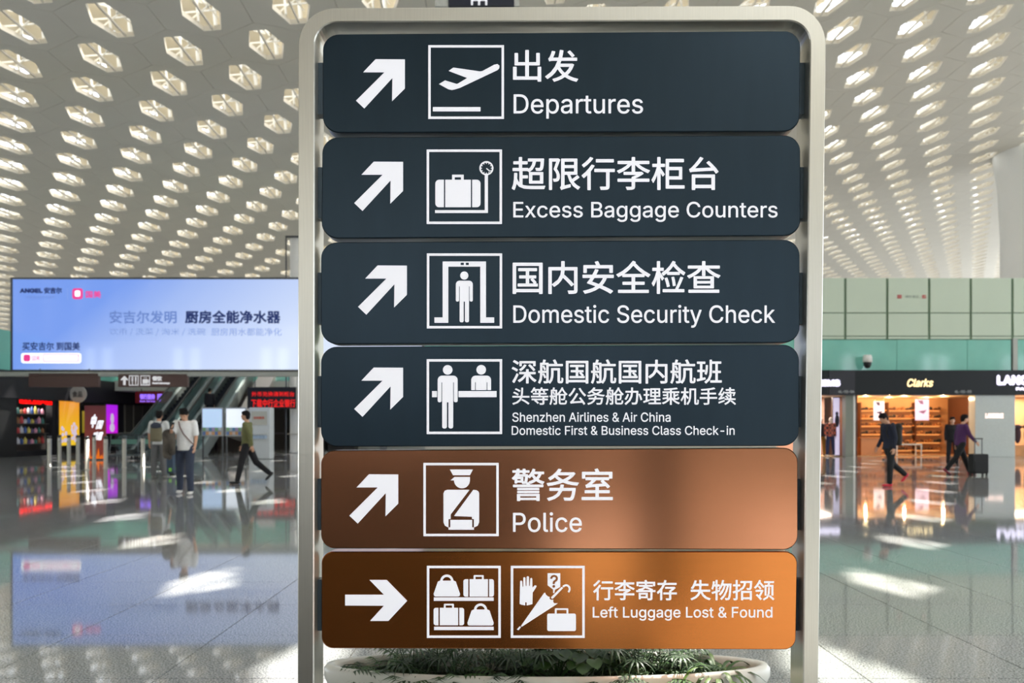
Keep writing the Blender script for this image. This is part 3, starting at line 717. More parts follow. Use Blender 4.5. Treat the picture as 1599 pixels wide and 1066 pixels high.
ps, ph, pH = wall_poster(88, 120.5, .38, 2.66, grad('poster_yellow', (250, 205, 20), (240, 150, 20), .9), 'tall backlit orange and yellow poster on the dark left shop wall')
mb = MB()
for k in range(22):
    a = random.uniform(-.75, .75); z = random.uniform(.25, 1.15); mb.ball((.02, a * ph, z), .004, .09 + .05 * random.random(), .07 + .05 * random.random(), 8, 5)
mb.build('petal_print', mat('print_lilac', (222, 206, 240), .5, emit=.6), ps, clean=False)
ps, ph, pH = wall_poster(162, 180.5, .95, 2.6, grad('poster_violet', (214, 10, 226), (176, 20, 240), .9), 'narrow backlit violet poster farther along the left shop wall')
mb = MB(); mb.ball((.02, 0, .35), .004, .3, .25, 10, 6).ball((.02, 0, .85), .004, .22, .3, 10, 6); mb.build('pale_print', mat('print_lilac', (222, 206, 240)), ps, clean=False)
ps, ph, pH = wall_poster(124, 131, 1.0, 2.2, grad('poster_dim_yellow', (170, 150, 20), (200, 170, 30), .5), 'dim yellow poster between the orange poster and the red banner')
# round shop emblem
rs = thing('round_shop_sign', 'round white shop sign on the dark fascia above the orange poster', 'sign', (XW + .55, YP(105), 2.98))
MB().cyl((0, -.04, .0), (0, .04, .0), .42, n=32).build('disc', mat('sign_offwhite', (190, 188, 180), .5), rs)
mb = MB(); text_mb(mb, '食品', -.28, .24, -.16, .16, -.05, .012); mb.build('lettering', mat('ink_grey', (90, 88, 86), .6), rs, clean=False)
MB().box(-.55, -.03, -.03, -.38, .03, .03).build('bracket', steel_dark, rs)
# red standee
d = 34.6
a, b2 = W(132, 718, d), W(165, 633, d)
st = thing('red_standee', 'dark red upright banner with white brush lettering and flame print', 'banner', ((a.x + b2.x) / 2, d, 0)); h = (b2.x - a.x) / 2
MB().box(-h, 0, .04, h, .05, b2.z).build('banner_sheet', grad('standee_red', (196, 60, 20), (120, 22, 26), .35), st)
MB().box(-h - .02, -.12, 0, h + .02, .18, .05).build('foot', steel_dark, st)
mb = MB(); text_mb(mb, '中', -h * .5, h * .0, 1.3, 1.85, -.006, .02, slant=.1); text_mb(mb, '国', h * .05, h * .6, 1.25, 1.6, -.006, .01, slant=.1); text_mb(mb, '味道', -h * .3, h * .6, .8, 1.15, -.006, .015, slant=.1); mb.build('lettering', scw, st, clean=False)
mb = MB()
for k in range(7):
    x = -h + .06 + k * (2 * h - .12) / 6; z = .45 + .25 * math.sin(k * 2.3); mb.add([(x - .07, -.004, .06), (x + .07, -.004, .06), (x + .02, -.004, z)], [(0, 1, 2)])
mb.build('flame_print', mat('flame_orange', (240, 120, 20), .5, emit=.6), st, clean=False)
# a red led board and a violet display further in
d = 47.4
s3, h, H = hang_sign(211, 268, 611, 629, d, 'dark red display board with violet characters beside the escalator', mat('board_dark_red', (70, 8, 20), .4, emit=.1, ecol=(160, 0, 30)), 'display_board', depth=.2, zt=.80)
mb = MB(); text_mb(mb, '银行服务', -.75, .1, .2, .5, -.01, .015); text_mb(mb, 'Bank Service', -.75, .1, .05, .15, -.01, .005); text_mb(mb, '厅', .2, .5, .08, .5, -.01, .02); mb.build('lettering', mat('violet_led', (150, 110, 250), .5, emit=1.2), s3, clean=False)
d = 43
s4, h, H = hang_sign(386, 462, 604, 638, d, 'black board with scrolling red characters right of the escalators', ledbox, 'led_board', zt=2.4)
mb = MB(); text_mb(mb, '下载中行企业银行', -1.02, 1.2, .08, .48, -.01, .004); text_mb(mb, '外币兑换请到柜台', -1.0, 1.15, .62, .86, -.01, .002); mb.build('lettering', led, s4, clean=False)
# back wall with dark openings
bw = MB().box(-25, 53, 0, -1.0, 53.4, 3.85).build('wall_back', mat('back_wall', (176, 178, 172), .5)); struct(bw)
tb = MB().box(-22.3, 52.9, 3.85, -1.0, 53.3, 5.9).build('trim_1', teal); struct(tb)
kr = thing('kiosk_row', 'dark shop counters at the back behind the escalators', 'kiosk', (-16, 51, 0))
for x, c_ in ((-3.8, (60, 54, 48)), (-1.6, (70, 64, 56)), (.8, (60, 54, 48)), (3.2, (74, 70, 62)), (5.0, (50, 48, 46))):
    MB().box(x, 0, 0, x + 1.6, 1.2, 2.5).build('unit', mat('kiosk_%d' % c_[0], c_, .5), kr); MB().box(x, -.2, .9, x + 1.6, 0, 1.0).build('counter_top', shelf_m, kr)
# slab edge of the upper floor
sb = MB().box(-22.2, 47.6, 3.35, -9, 53, 3.9).build('trim_2', mat('slab_edge', (196, 200, 190), .5)); struct(sb)

# ------------------------------------------------------------------ escalators
ESM = {'tread': mat('tread_black', (28, 30, 33), .5), 'side': mat('escalator_side', (150, 158, 156), .3, .6), 'rub': mat('rubber', (18, 20, 22), .35)}
eglass = mat('balustrade_glass', (120, 150, 150), .05, 0, alpha=.35)
def escalator(x, label):
    e = thing('escalator', label, 'escalator', (x, 39.8, 0)); run, rise = 8.1, 4.3
    MB().box(-.5, -1.3, .0, .5, .25, .03).build('landing_plate', steel, e)
    for k in range(22):
        y = .25 + run * k / 22; z = rise * k / 22
        MB().box(-.5, y, z - .12 if z > .12 else 0.001, .5, y + run / 22 + .05, z + rise / 22).build('step', ESM['tread'], e)
    for sd in (-1, 1):
        x0, x1 = sd * .52, sd * .70
        prof = [(-1.3, .002), (-1.3, .28), (.1, .30), (run, rise + .35), (run, rise - .3), (.9, .002)]
        vs = [(x0, y, z) for y, z in prof] + [(x1, y, z) for y, z in prof]; n = 6
        mb = MB(); mb.add(vs, [list(range(n)), list(range(n, 2 * n))[::-1]] + [(i, (i + 1) % n, n + (i + 1) % n, n + i) for i in range(n)]); mb.build('skirt', ESM['side'], e)
        xg = sd * .61; gp = [(-1.2, .25), (-1.45, .62), (-1.2, .98), (0, 1.0), (run, rise + 1.0), (run, rise + .3), (.1, .28)]
        vs = [(xg - .008, y, z) for y, z in gp] + [(xg + .008, y, z) for y, z in gp]; n = 7
        mb = MB(); mb.add(vs, [list(range(n)), list(range(n, 2 * n))[::-1]] + [(i, (i + 1) % n, n + (i + 1) % n, n + i) for i in range(n)]); mb.build('balustrade', eglass, e)
        hp = [(xg, -1.2, .3)] + [(xg, -1.2 - .38 * math.cos(math.radians(a)), .65 + .38 * math.sin(math.radians(a))) for a in range(-80, 91, 20)] + [(xg, 0, 1.04), (xg, run, rise + 1.05)]
        MB().path(hp, .045, 8).build('handrail', ESM['rub'], e)
    return e
escalator(-17.15, 'left of the two escalators, black steps between glass sides'); escalator(-15.2, 'right of the two escalators, nearer the white kiosks')
# soffit panel by the right escalator
so_ = thing('escalator_cladding', 'pale sloping metal cladding beside the right escalator', 'cladding', (-14.2, 40, 0))
pf = [(2.2, .9), (8, 4.3), (8, 2.6), (4.5, .6)]
vs = [(0, y, z) for y, z in pf] + [(.9, y, z) for y, z in pf]; mb = MB(); mb.add(vs, [(0, 1, 2, 3), (7, 6, 5, 4)] + [(i, (i + 1) % 4, 4 + (i + 1) % 4, 4 + i) for i in range(4)]); mb.build('panel', mat('cladding_pale', (206, 198, 190), .3, .2), so_)
MB().box(.3, 4.6, 0, .6, 5.0, .95).build('support', steel_dark, so_)
# lit kiosks
def kiosk(px0, px1, label, face):
    d = 36.3; a, b2 = W(px0, 712, d), W(px1, 636, d); k = thing('information_board', label, 'board', ((a.x + b2.x) / 2, d, 0)); h = (b2.x - a.x) / 2
    MB().box(-h, 0, .95, h, .18, b2.z).build('board_case', mat('case_silver', (176, 180, 182), .35, .5), k); MB().box(-h + .04, -.012, 1.32, h - .04, 0, b2.z - .06).build('lit_face', face, k)
    for zz, cset in ((1.0, [(70, 110, 180), (230, 150, 70), (236, 210, 190), (230, 150, 70)]), (1.17, [(120, 190, 110), (200, 220, 220), (60, 140, 190), (190, 150, 210)])):
        for q in range(6):
            x = -h + .06 + q * (2 * h - .12) / 6; cc = cset[q % 4]
            MB().box(x, -.05, zz, x + (2 * h - .12) / 6 - .02, -.002, zz + .14).build('leaflet', mat('leaflet_%d_%d' % cc[:2], tuple(int(v * .7 + 70) for v in cc), .5), k)
    for x in (-h + .03, h - .03): MB().box(x - .025, .04, 0, x + .025, .12, .95).build('leg', steel_dark, k)
    MB().box(-h, 0, .02, h, .16, .06).build('foot_rail', steel_dark, k)
    return k, h
k1, h = kiosk(315, 348, 'lit information board with pale blue map left of the olive shirt man', mat('face_blue', (176, 200, 226), .4, emit=.75))
k2, h = kiosk(352, 384, 'lit white information board directly behind the olive shirt man', mat('face_white', (228, 234, 240), .4, emit=.8))
d = 35.5; a, b2 = W(388, 718, d), W(422, 636, d)
vm = thing('service_machine', 'white self-service machine with grey screen right of the olive shirt man', 'machine', ((a.x + b2.x) / 2, d, 0)); h = (b2.x - a.x) / 2
bevel(MB().box(-h, 0, 0, h, .6, b2.z).build('cabinet', mat('machine_white', (204, 208, 206), .35), vm), .04)
MB().box(-h * .72, -.02, 1.42, h * .72, 0, b2.z - .16).build('screen', mat('machine_screen', (150, 150, 140), .3, emit=.3), vm)
mb = MB(); text_mb(mb, '自助服务', -h * .5, h * .5, 1.66, 1.78, -.026, .005); mb.build('lettering', mat('ink_red', (190, 80, 60), .5), vm, clean=False)
MB().box(-h * .8, -.14, 1.02, h * .8, 0, 1.10).build('shelf', mat('machine_white', (204, 208, 206)), vm)
for q in range(6): MB().box(-h * .75 + q * h * .25, -.1, .85, -h * .75 + q * h * .25 + h * .2, -.002, 1.0).build('leaflet', mat('leaflet_pale', (180, 200, 220), .5), vm)
# white column with a steel post beside it
cl_ = thing('white_column', 'slim tall white column just left of the steel sign post', 'column', (W(463, 600, 44).x, 44, 0))
MB().lathe([(.0, 0), (.36, 0), (.36, .1), (.33, .12), (.33, 11.0), (.0, 11.0)], 24, white, sx=1, sy=1).build('shaft', None, cl_)
mb = MB().box(-.46, -.42, 0, -.40, -.36, 11.1); mb.box(-.46, -.42, 11.0, .4, -.36, 11.1); mb.build('steel_edge', steel_dark, cl_)
MB().lathe([(.42, .95), (.46, .95), (.46, 1.0), (.42, 1.0)], 20, steel).build('guard_ring', None, cl_)

# ------------------------------------------------------------------ bollards
bo = thing('bollard', 'x', 'bollard', (0, 0, 0), 0, 'steel bollards across the left concourse')
MB().lathe([(0, 0), (.09, 0), (.09, .02), (.066, .022), (.066, .95), (0, .95)], 20, steel).build('post', None, bo)
MB().lathe([(.0, .951), (.056, .951), (.056, .985), (.07, .987), (.07, 1.03), (.06, 1.045), (0, 1.05)], 20, steel_dark).build('cap', None, bo)
MB().cyl((0, -.062, .86), (0, -.071, .86), .035, n=14).build('badge', mat('badge_white', (230, 230, 225), .5), bo)
bpos = [(77, 729), (93, 723), (107.5, 724), (121.5, 724), (136, 733), (147, 722), (165, 731), (194, 730), (223, 729)]
blabs = ['steel bollard farthest left, before the dark shop window', 'second steel bollard from the left, before the orange poster', 'third steel bollard from the left, over the orange poster',
         'fourth steel bollard from the left, at the orange poster right edge', 'steel bollard with white badge before the red standee left edge', 'thin steel bollard before the middle of the red standee',
         'steel bollard with white badge right of the red standee', 'lone steel bollard before the parked luggage trolleys', 'steel bollard nearest the backpack wearer']
for k, ((px, py), lb) in enumerate(zip(bpos, blabs)):
    d = CH * F / (py - HY); x = (px - CX) / F * d
    if k == 0: bo.location = (x, d, 0); bo['label'] = lb
    else: dup(bo, (x, d, 0), None, lb)
# luggage trolleys
tr = thing('luggage_trolley', 'x', 'trolley', (0, 0, 0), 0, 'luggage trolleys nested by the escalator')
tm_ = mat('trolley_grey', (96, 106, 108), .35, .7)
mb = MB()
for sd in (-.27, .27): mb.path([(sd, -.45, .16), (sd, .45, .2), (sd * .9, .5, .55), (sd * .85, .56, 1.0)], .018, 8)
mb.path([(-.24, .5, .55), (.24, .5, .55)], .014, 8); mb.path([(-.27, -.45, .16), (.27, -.45, .16)], .018, 8); mb.build('trolley_frame', tm_, tr)
mb = MB()
for k in range(5): mb.box(-.24 + k * .11, -.43, .19, -.2 + k * .11, .45, .205)
mb.build('platform', tm_, tr)
MB().path([(-.28, .56, 1.0), (.28, .56, 1.0)], .026, 10).build('handle', ESM['rub'], tr)
MB().box(-.2, .48, .62, .2, .51, .82).build('sign_plate', mat('plate_green', (100, 150, 130), .4), tr)
for x, y in ((-.25, -.35), (.25, -.35), (-.25, .4), (.25, .4)): MB().cyl((x - .02, y, .07), (x + .02, y, .07), .07, n=12).build('wheel', ESM['rub'], tr)
for k in range(3):
    p = W(175 + k * 24, 716, 35.2); lb = ['parked luggage trolley nearest the red standee', 'middle one of the three parked luggage trolleys', 'parked luggage trolley nearest the escalator'][k]
    if k == 0: tr.location = (p.x, 35.2, 0); tr['label'] = lb; tr.rotation_euler = (0, 0, .12)
    else: dup(tr, (p.x, 35.2 + .06 * k, 0), .12, lb)

# ------------------------------------------------------------------ right facade
RD = 38.3
def RX(px): return (px - CX) / F * RD
def RZ(py): return CH + (HY - py) / F * RD
fw = MB().box(RX(663), RD + .06, RZ(530), RX(1700), RD + .5, RZ(434)).build('wall_right', mat('wall_backing', (118, 142, 118), .6)); struct(fw)
vj = [1320 - 65.3 * k for k in range(10, 0, -1)] + [1320, 1385.5, 1451, 1516, 1581, 1646, 1700]
gp_ = []
for a, b2 in zip(vj, vj[1:]):
    for z0, z1 in ((529, 525.5), (524, 489.3), (487.7, 434)):
        mb = MB().box(RX(a + 2.0), RD, RZ(z0), RX(b2 - 2.0), RD + .05, RZ(z1)); o = mb.build('wall_panel', greenwall, fw)
# red-grey small notice on one panel
nt_ = thing('wall_notice', 'tiny pale red and grey notice on the green wall panels', 'notice', (RX(1422), RD - .02, RZ(463)))
mb = MB(); text_mb(mb, '消防', -.62, -.4, -.09, .09, -.002, .01); text_mb(mb, '出口', .5, .68, -.09, .09, -.002, .01); mb.build('red_lettering', mat('ink_pale_red', (200, 110, 105), .5), nt_, clean=False)
mb = MB(); text_mb(mb, '请勿 靠近', -.25, .35, -.06, .06, -.002, 0); mb.build('grey_lettering', mat('ink_grey2', (130, 145, 135), .5), nt_, clean=False)
bd = [RX(663)] + [RX(p) for p in (780, 900, 1020, 1140, 1240, 1400, 1510, 1578.5)]
tg = struct(MB().box(RX(663), RD + .1, RZ(578), RX(1700), RD + .3, RZ(530.5)).build('trim_3', dark))
for a, b2 in zip(bd, bd[1:]): MB().box(a + .01, RD - .02, RZ(578), b2 - .01, RD + .08, RZ(530.5)).build('glass_pane', teal, tg)
MB().box(RX(1581), RD - .06, RZ(579), RX(1588), RD + .1, RZ(528)).build('mullion', mat('mullion_grey', (180, 184, 176), .4), tg)
MB().box(RX(1588.5), RD - .02, RZ(578), RX(1700), RD + .08, RZ(530.5)).build('glass_pane', teal, tg)
hd = thing('shop_header', 'long black shop header carrying lit shop names on the right', 'shop header', (0, RD, 0))
MB().box(RX(663), -.35, RZ(617), RX(1700), .3, RZ(578.5)).build('header_box', header, hd)
MB().box(RX(1290), -.37, RZ(616), RX(1330), -.351, RZ(579.5)).build('header_panel', mat('header_blue_black', (28, 30, 42), .35), hd)
lw = mat('lit_letters_white', (232, 226, 255), .5, emit=1.5); ly = mat('lit_letters_warm', (255, 228, 170), .5, emit=1.5)
def htext(s, x0, x1, y0, y1, m, bold, slant=0, y=-.40, name='shop_name', par=None, oy=RD):
    mb = MB(); text_mb(mb, s, RX(x0), RX(x1), RZ(y1), RZ(y0), y, bold, slant=slant); return mb.build(name, m, par or hd, clean=False)
htext('RIMS', 1272, 1307, 593, 604, lw, .05); htext('Clarks', 1409, 1449, 592, 604.5, ly, .012, .08); htext('LANCOME', 1548.5, 1640, 586, 602, lw, .05)
htext('PARIS', 1578, 1608, 605, 610, lw, .03)
gl = mat('ink_soft_grey', (150, 154, 156), .5)
htext('4L-02-04', 1304, 1329, 609.5, 614, gl, .008, y=-.375); htext('4L-02-03', 1484, 1510, 609.5, 614, gl, .008, y=-.375)
# under the header
lower = struct(MB().box(RX(663), RD + .2, 0, RX(1215), RD + .5, RZ(617)).build('trim_4', mat('lower_wall', (196, 190, 178), .4)))
shop_back = RD + 4.2
wood = mat('warm_wood', (214, 150, 92), .5, var=.12, scale=3); warmwall = mat('warm_wall', (222, 170, 118), .6)
sh = thing('shoe_shop', 'warmly lit open shoe shop interior under the black header', 'shop', (RX(1420), RD, 0))
def sbx(x0, x1, y0, y1, z0, z1, m, name, par=sh): return MB().box(x0 - par.location.x, y0 - par.location.y, z0, x1 - par.location.x, y1 - par.location.y, z1).build(name, m, par)
zt = RZ(617)
sbx(RX(1333), 21.9, shop_back, shop_back + .2, 0, zt, warmwall, 'back_wall')
sbx(RX(1333) - .05, RX(1333) + .25, RD + .2, shop_back, 0, zt, mat('dark_wood', (92, 56, 38), .5), 'side_wall'); sbx(21.7, 21.9, RD + .35, shop_back, 0, zt, mat('dark_wood', (92, 56, 38)), 'side_wall')
sbx(RX(1333), 21.9, RD + .31, shop_back, zt, zt + .1, mat('shop_ceiling', (232, 206, 170), .6), 'ceiling_slab')
sbx(RX(1333), 21.7, RD + .35, shop_back, .001, .015, mat('shop_floor', (206, 172, 130), .2), 'floor_slab')
def SX(px, d): return (px - CX) / F * d
sd_ = shop_back - .35
shoe_m = [mat('shoe_black', (38, 30, 26), .4), mat('shoe_brown', (96, 58, 32), .4), mat('shoe_tan', (160, 104, 52), .45)]
def shoe_mesh(m):
    mb = MB(); mb.ball((0, .06, .035), .042, .085, .035, 10, 6); mb.ball((0, -.07, .05), .036, .065, .05, 10, 6); mb.box(-.04, -.13, 0, .04, .14, .018); me = mb.mesh('shoe'); me.materials.append(m); return me
SM = [shoe_mesh(m) for m in shoe_m]
glow = mat('shelf_glow', (255, 190, 110), .5, emit=.9)
rows = [640, 652, 664, 677, 690, 702]
bays = [(1345, 1382), (1386, 1428), (1431, 1450), (1452, 1474)]
bays = [(1345, 1384), (1388, 1428), (1431, 1472)]
for bi, (a, b2) in enumerate(bays):
    xa, xb = SX(a, sd_), SX(b2, sd_)
    sbx(xa - .06, xa - .02, sd_ - .05, shop_back, 0, 2.55, mat('dark_wood', (92, 56, 38)), 'upright')
    for ri, py in enumerate(rows):
        z = CH + (HY - py) / F * sd_
        sbx(xa, xb, sd_ - .05, shop_back, z - .03, z, wood, 'shelf')
        sbx(xa, xb, shop_back - .03, shop_back - .005, z - .07, z - .035, glow, 'light_strip')
        nn = 3
        for k in range(nn):
            x = xa + (k + .5) * (xb - xa) / nn
            for q in (-.065, .065):
                o = link('shoe', SM[(k + ri * 2 + bi) % 3], None, (x + q * .3, sd_ + .09 + q * 1.1, z + .001), PI / 2 + random.uniform(-.12, .12))
                o.scale = (1.1, 1.25, 1.6)
                tag(o, '%s %s shoe of %s pair, %s shelf row, %s bay' % (['black', 'brown', 'tan'][(k + ri * 2 + bi) % 3], 'front' if q < 0 else 'rear', ['first', 'second', 'third', 'fourth', 'fifth'][k], ['top', 'second', 'third', 'fourth', 'fifth', 'lowest'][ri], ['left', 'middle', 'right'][bi]), 'shoe', 'shoes on the lit shop shelves')
def shop_poster(x0, x1, y0, y1, d, label, m, accent):
    a, b2 = W(x0, y1, d), W(x1, y0, d); s = thing('shop_poster', label, 'poster', ((a.x + b2.x) / 2, d, a.z)); h = (b2.x - a.x) / 2; H = b2.z - a.z
    MB().box(-h, 0, 0, h, .04, H).build('poster_board', m, s)
    mb = MB(); mb.add([(-h * .6, -.004, H * .42), (h * .7, -.004, H * .5), (h * .2, -.004, H * .3)], [(0, 1, 2)]); mb.add([(-h * .7, -.004, H * .95), (h * .1, -.004, H * .95), (h * .2, -.004, H * .75), (-h * .3, -.004, H * .78)], [(0, 1, 2, 3)]); mb.build('print', accent, s, clean=False)
    for q in (-.8, .8): MB().cyl((h * q, .02, H), (h * q, .02, zt - a.z), .008, n=6).build('cord', steel_dark, s)
shop_poster(1364.5, 1381, 626, 656, RD + 2.6, 'white lit poster with dark blue marks at left of the shoe shop', mat('poster_white', (228, 224, 240), .5, emit=.7), mat('print_indigo', (70, 60, 120), .5))
shop_poster(1429.5, 1450.5, 623, 656, RD + 2.6, 'pale lilac lit poster at right of the shoe shop', mat('poster_lilac', (214, 202, 236), .5, emit=.7), mat('print_violet', (140, 110, 180), .5))
# display table and counter
dt = thing('display_table', 'white low display table in front of the shoe shelves', 'table', (SX(1420, 39.4), 39.4, 0)); hx = SX(1440, 39.4) - SX(1400, 39.4)
bevel(MB().box(-hx / 2, 0, .50, hx / 2, .6, .56).build('table_top', white, dt))
for x in (-hx / 2 + .03, hx / 2 - .03):
    for y in (.03, .57): MB().box(x - .025, y - .025, .016, x + .025, y + .025, .5).build('leg', white, dt)
for k in range(3):
    o = link('shoe', SM[2 - k % 2], None, (dt.location.x - .3 + k * .3, 39.7, .562), .4 * k); o.scale = (1.15, 1.15, 1.3)
    tag(o, ['left shoe', 'middle shoe', 'right shoe'][k] + ' of the three on the white low display table', 'shoe', 'shoes on the white table')
ct = thing('shop_counter', 'tan box counter at left inside the shoe shop', 'counter', (SX(1361, 40), 40, 0)); hx = SX(1378, 40) - SX(1345, 40)
bevel(MB().box(-hx / 2, 0, .016, hx / 2, .7, .80).build('counter_body', mat('counter_tan', (206, 150, 104), .5), ct)); bevel(MB().box(-hx / 2 - .03, -.03, .80, hx / 2 + .03, .73, .84).build('counter_top', wood, ct))
def downlight(x, y, z, e, col):
    l = bpy.data.lights.new('downlight', 'POINT'); l.energy = e; l.color = col; l.shadow_soft_size = .05
    o = bpy.data.objects.new('downlight', l); COL.objects.link(o); o.location = (x, y, z)
for x in (16.4, 18.2, 20.0):
    for y in (RD + 1.3, RD + 2.9): downlight(x, y, zt - .12, 62, (1, .66, .34))
# shop pillar, grey panel, shops beside
pi_ = thing('shop_pillar', 'grey green pillar with white edge left of the shoe shop', 'pillar', (RX(1326), RD, 0))
MB().box(RX(1319) - RX(1326), -.1, 0, RX(1331) - RX(1326), .3, zt).build('pillar_body', mat('pillar_grey', (132, 138, 128), .4), pi_); MB().box(RX(1331) - RX(1326), -.12, 0, RX(1334) - RX(1326), .2, zt).build('white_edge', white, pi_)
gpn = thing('grey_shop_panel', 'tall pale grey blank shop wall carrying a small lit name', 'panel', (RX(1549), RD, 0))
bevel(MB().box(RX(1518) - RX(1549), -.25, 0, RX(1580) - RX(1549), .3, zt).build('panel_body', mat('pale_grey_gloss', (196, 204, 202), .15), gpn))
mb = MB(); text_mb(mb, 'LANCOME', RX(1533.5) - RX(1549), RX(1562) - RX(1549), RZ(653), RZ(645), -.26, .02); mb.build('shop_name', mat('lit_peach', (255, 226, 216), .5, emit=1.1), gpn, clean=False)
fs_ = thing('fashion_shop', 'pinkish lit clothes shop interior left of the grey pillar', 'shop', (RX(1270), RD, 0))
sbx(RX(1215), RX(1319), RD + 2.5, RD + 2.7, 0, zt, mat('pink_wall', (214, 176, 158), .6), 'back_wall', fs_); sbx(RX(1215), RX(1319), RD + .2, RD + 2.5, .001, .015, mat('shop_floor', (206, 172, 130)), 'floor_slab', fs_)
sbx(RX(1215), RX(1319), RD + .31, RD + 2.7, zt, zt + .1, white, 'ceiling_slab', fs_)
shoplamp(RX(1270), RD + 1.4, zt - .05, 150, (1, .82, .7), 2.4, 1.5)
lbx = thing('lightbox_poster', 'tall lilac lightbox showing a dark dressed figure beside the plaid mannequin', 'poster', (RX(1312.5), RD + .5, 0)); hx = RX(1318) - RX(1307)
MB().box(-hx / 2, 0, .016, hx / 2, .15, 2.7).build('case', steel_dark, lbx); MB().box(-hx / 2 + .02, -.012, .06, hx / 2 - .02, 0, 2.66).build('lit_face', mat('face_lilac', (214, 206, 236), .5, emit=.7), lbx)
MB().ball((.02, -.014, 1.95), .07, .004, .09).ball((.03, -.014, 1.62), .1, .004, .3).build('figure_print', mat('print_navy', (40, 44, 66), .6), lbx, clean=False)
rsx = thing('corner_shop', 'warm beige shop interior at the far right edge', 'shop', (RX(1620), RD, 0))
sbx(RX(1580), RX(1700), RD + 2.5, RD + 2.7, 0, zt, warmwall, 'back_wall', rsx); sbx(RX(1580), RX(1700), RD + .31, RD + 2.7, zt, zt + .1, white, 'ceiling_slab', rsx)
sbx(RX(1580), RX(1700), RD + .9, RD + 1.3, 0.001, .5, wood, 'plinth', rsx); sbx(RX(1580), RX(1700), RD + .8, RD + 1.2, RZ(668), RZ(664), wood, 'shelf', rsx)
shoplamp(RX(1620), RD + 1.4, zt - .05, 150, (1, .8, .6), 2, 1.5)
# jackets on the rail at the right edge
for k, (px, cc) in enumerate(((1586, (60, 34, 44)), (1601, (58, 62, 54)), (1616, (80, 84, 70)))):
    p = W(px, 690, RD + .9); mb = MB(); mb.ball((0, 0, .45), .16, .08, .42, 12, 8); mb.ball((0, 0, .78), .2, .07, .12, 12, 6); j = mb.build('jacket', mat('jacket_%d' % cc[0], cc, .8), None, (p.x, RD + .75, .55))
    tag(j, ['maroon', 'dark green', 'olive'][k] + ' garment hanging at the far right shop shelf', 'garment')

# security camera dome
cd = thing('security_camera', 'small white dome security camera below the green wall panels', 'camera', (RX(1348), RD - .45, RZ(577)))
MB().lathe([(0, .62), (.16, .62), (.2, .5), (.2, .3), (0, .3)], 16, white).build('housing', None, cd); MB().lathe([(0, .02), (.1, .06), (.16, .18), (.17, .3), (0, .3)], 16, black).build('dome', None, cd)
MB().box(-.03, 0, .5, .03, .45, .56).build('arm', white, cd)
# great white flared column behind the right wall
gc = thing('flared_column', 'huge smooth white flared column rising behind the right wall', 'column', ((1624 - CX) / F * 56, 56, 0))
MB().lathe([(2.3, 0), (2.3, 14), (2.45, 17), (2.9, 20)], 40, white).build('shaft', None, gc)

# overhead sign beyond the top of the steel sign
d = 12.0
a, b2 = W(700, 8.2, d), W(803, -60, d)
ov = thing('overhead_sign', 'dark overhead sign peeking above the steel frame', 'sign', ((a.x + b2.x) / 2, d, a.z)); h = (b2.x - a.x) / 2; H = b2.z - a.z
MB().box(-h, 0, 0, h, .2, H).build('sign_box', mat('overhead_navy', (32, 36, 52), .4), ov)
MB().box(-h - .19, .02, -.0, -h, .18, H).build('end_cap', mat('cap_grey', (200, 200, 192), .4), ov); MB().box(h, .02, 0, h + .07, .18, H).build('end_cap', mat('cap_grey', (200, 200, 192)), ov)
mb = MB()
for q in (-.13, -.03, .07): mb.box(q - .014, -.004, .0, q + .014, 0, .09)
mb.box(-.13, -.004, .06, .07, 0, .075); mb.build('pictogram', sign_white, ov)
for q in (-.8, .8): MB().cyl((h * q, .1, H), (h * q, .1, 16.0 - a.z), .03, n=8).build('hanger', steel_dark, ov)

# unseen dummy added behind the camera, mirrored as the brown panels' dark stripe
tt = thing('stripe_dummy', 'slim dark upright totem added unseen behind the viewer for the mirrored dark stripe', 'dummy', (1.02, -1.7, 0))
bevel(MB().box(-.17, -.12, 0, .17, .12, 1.75).build('body', black, tt)); MB().box(-.25, -.2, 0, .25, .2, .03).build('foot', steel_dark, tt)

# ------------------------------------------------------------------ people
def remesh(mb, name, m, vox=.012, parent=None, smooth=4):
    me = mb.mesh(name); o = bpy.data.objects.new(name, me); COL.objects.link(o)
    r = o.modifiers.new('r', 'REMESH'); r.mode = 'VOXEL'; r.voxel_size = vox; r.use_smooth_shade = True
    s = o.modifiers.new('s', 'SMOOTH'); s.iterations = smooth; s.factor = .5
    dg = bpy.context.evaluated_depsgraph_get(); dg.update()
    nm = bpy.data.meshes.new_from_object(o.evaluated_get(dg)); bpy.data.objects.remove(o); bpy.data.meshes.remove(me)
    nm.name = name; nm.materials.clear(); nm.materials.append(m); return link(name, nm, parent)
def limb(mb, a, b, r0, r1, n=12):
    mb.cyl(a, b, r0, r1, n); mb.ball(a, r0, n=n, k=8); mb.ball(b, r1, n=n, k=8)
def torso(mb, secs, n=18):
    """closed tube through (centre, half width, half depth) sections; x axis is the width"""
    vs = []
    for (c_, rx, ry) in secs: vs += [(c_[0] + rx * math.cos(2 * PI * j / n), c_[1] + ry * math.sin(2 * PI * j / n), c_[2]) for j in range(n)]
    k = len(secs); fs = [(i * n + j, i * n + (j + 1) % n, (i + 1) * n + (j + 1) % n, (i + 1) * n + j) for i in range(k - 1) for j in range(n)]
    fs += [list(range(n))[::-1], list(range((k - 1) * n, k * n))]; mb.add(vs, fs)
skin = mat('skin', (206, 158, 128), .5, var=.04); hairm = mat('hair_black', (20, 17, 17), .8, spec=.2)
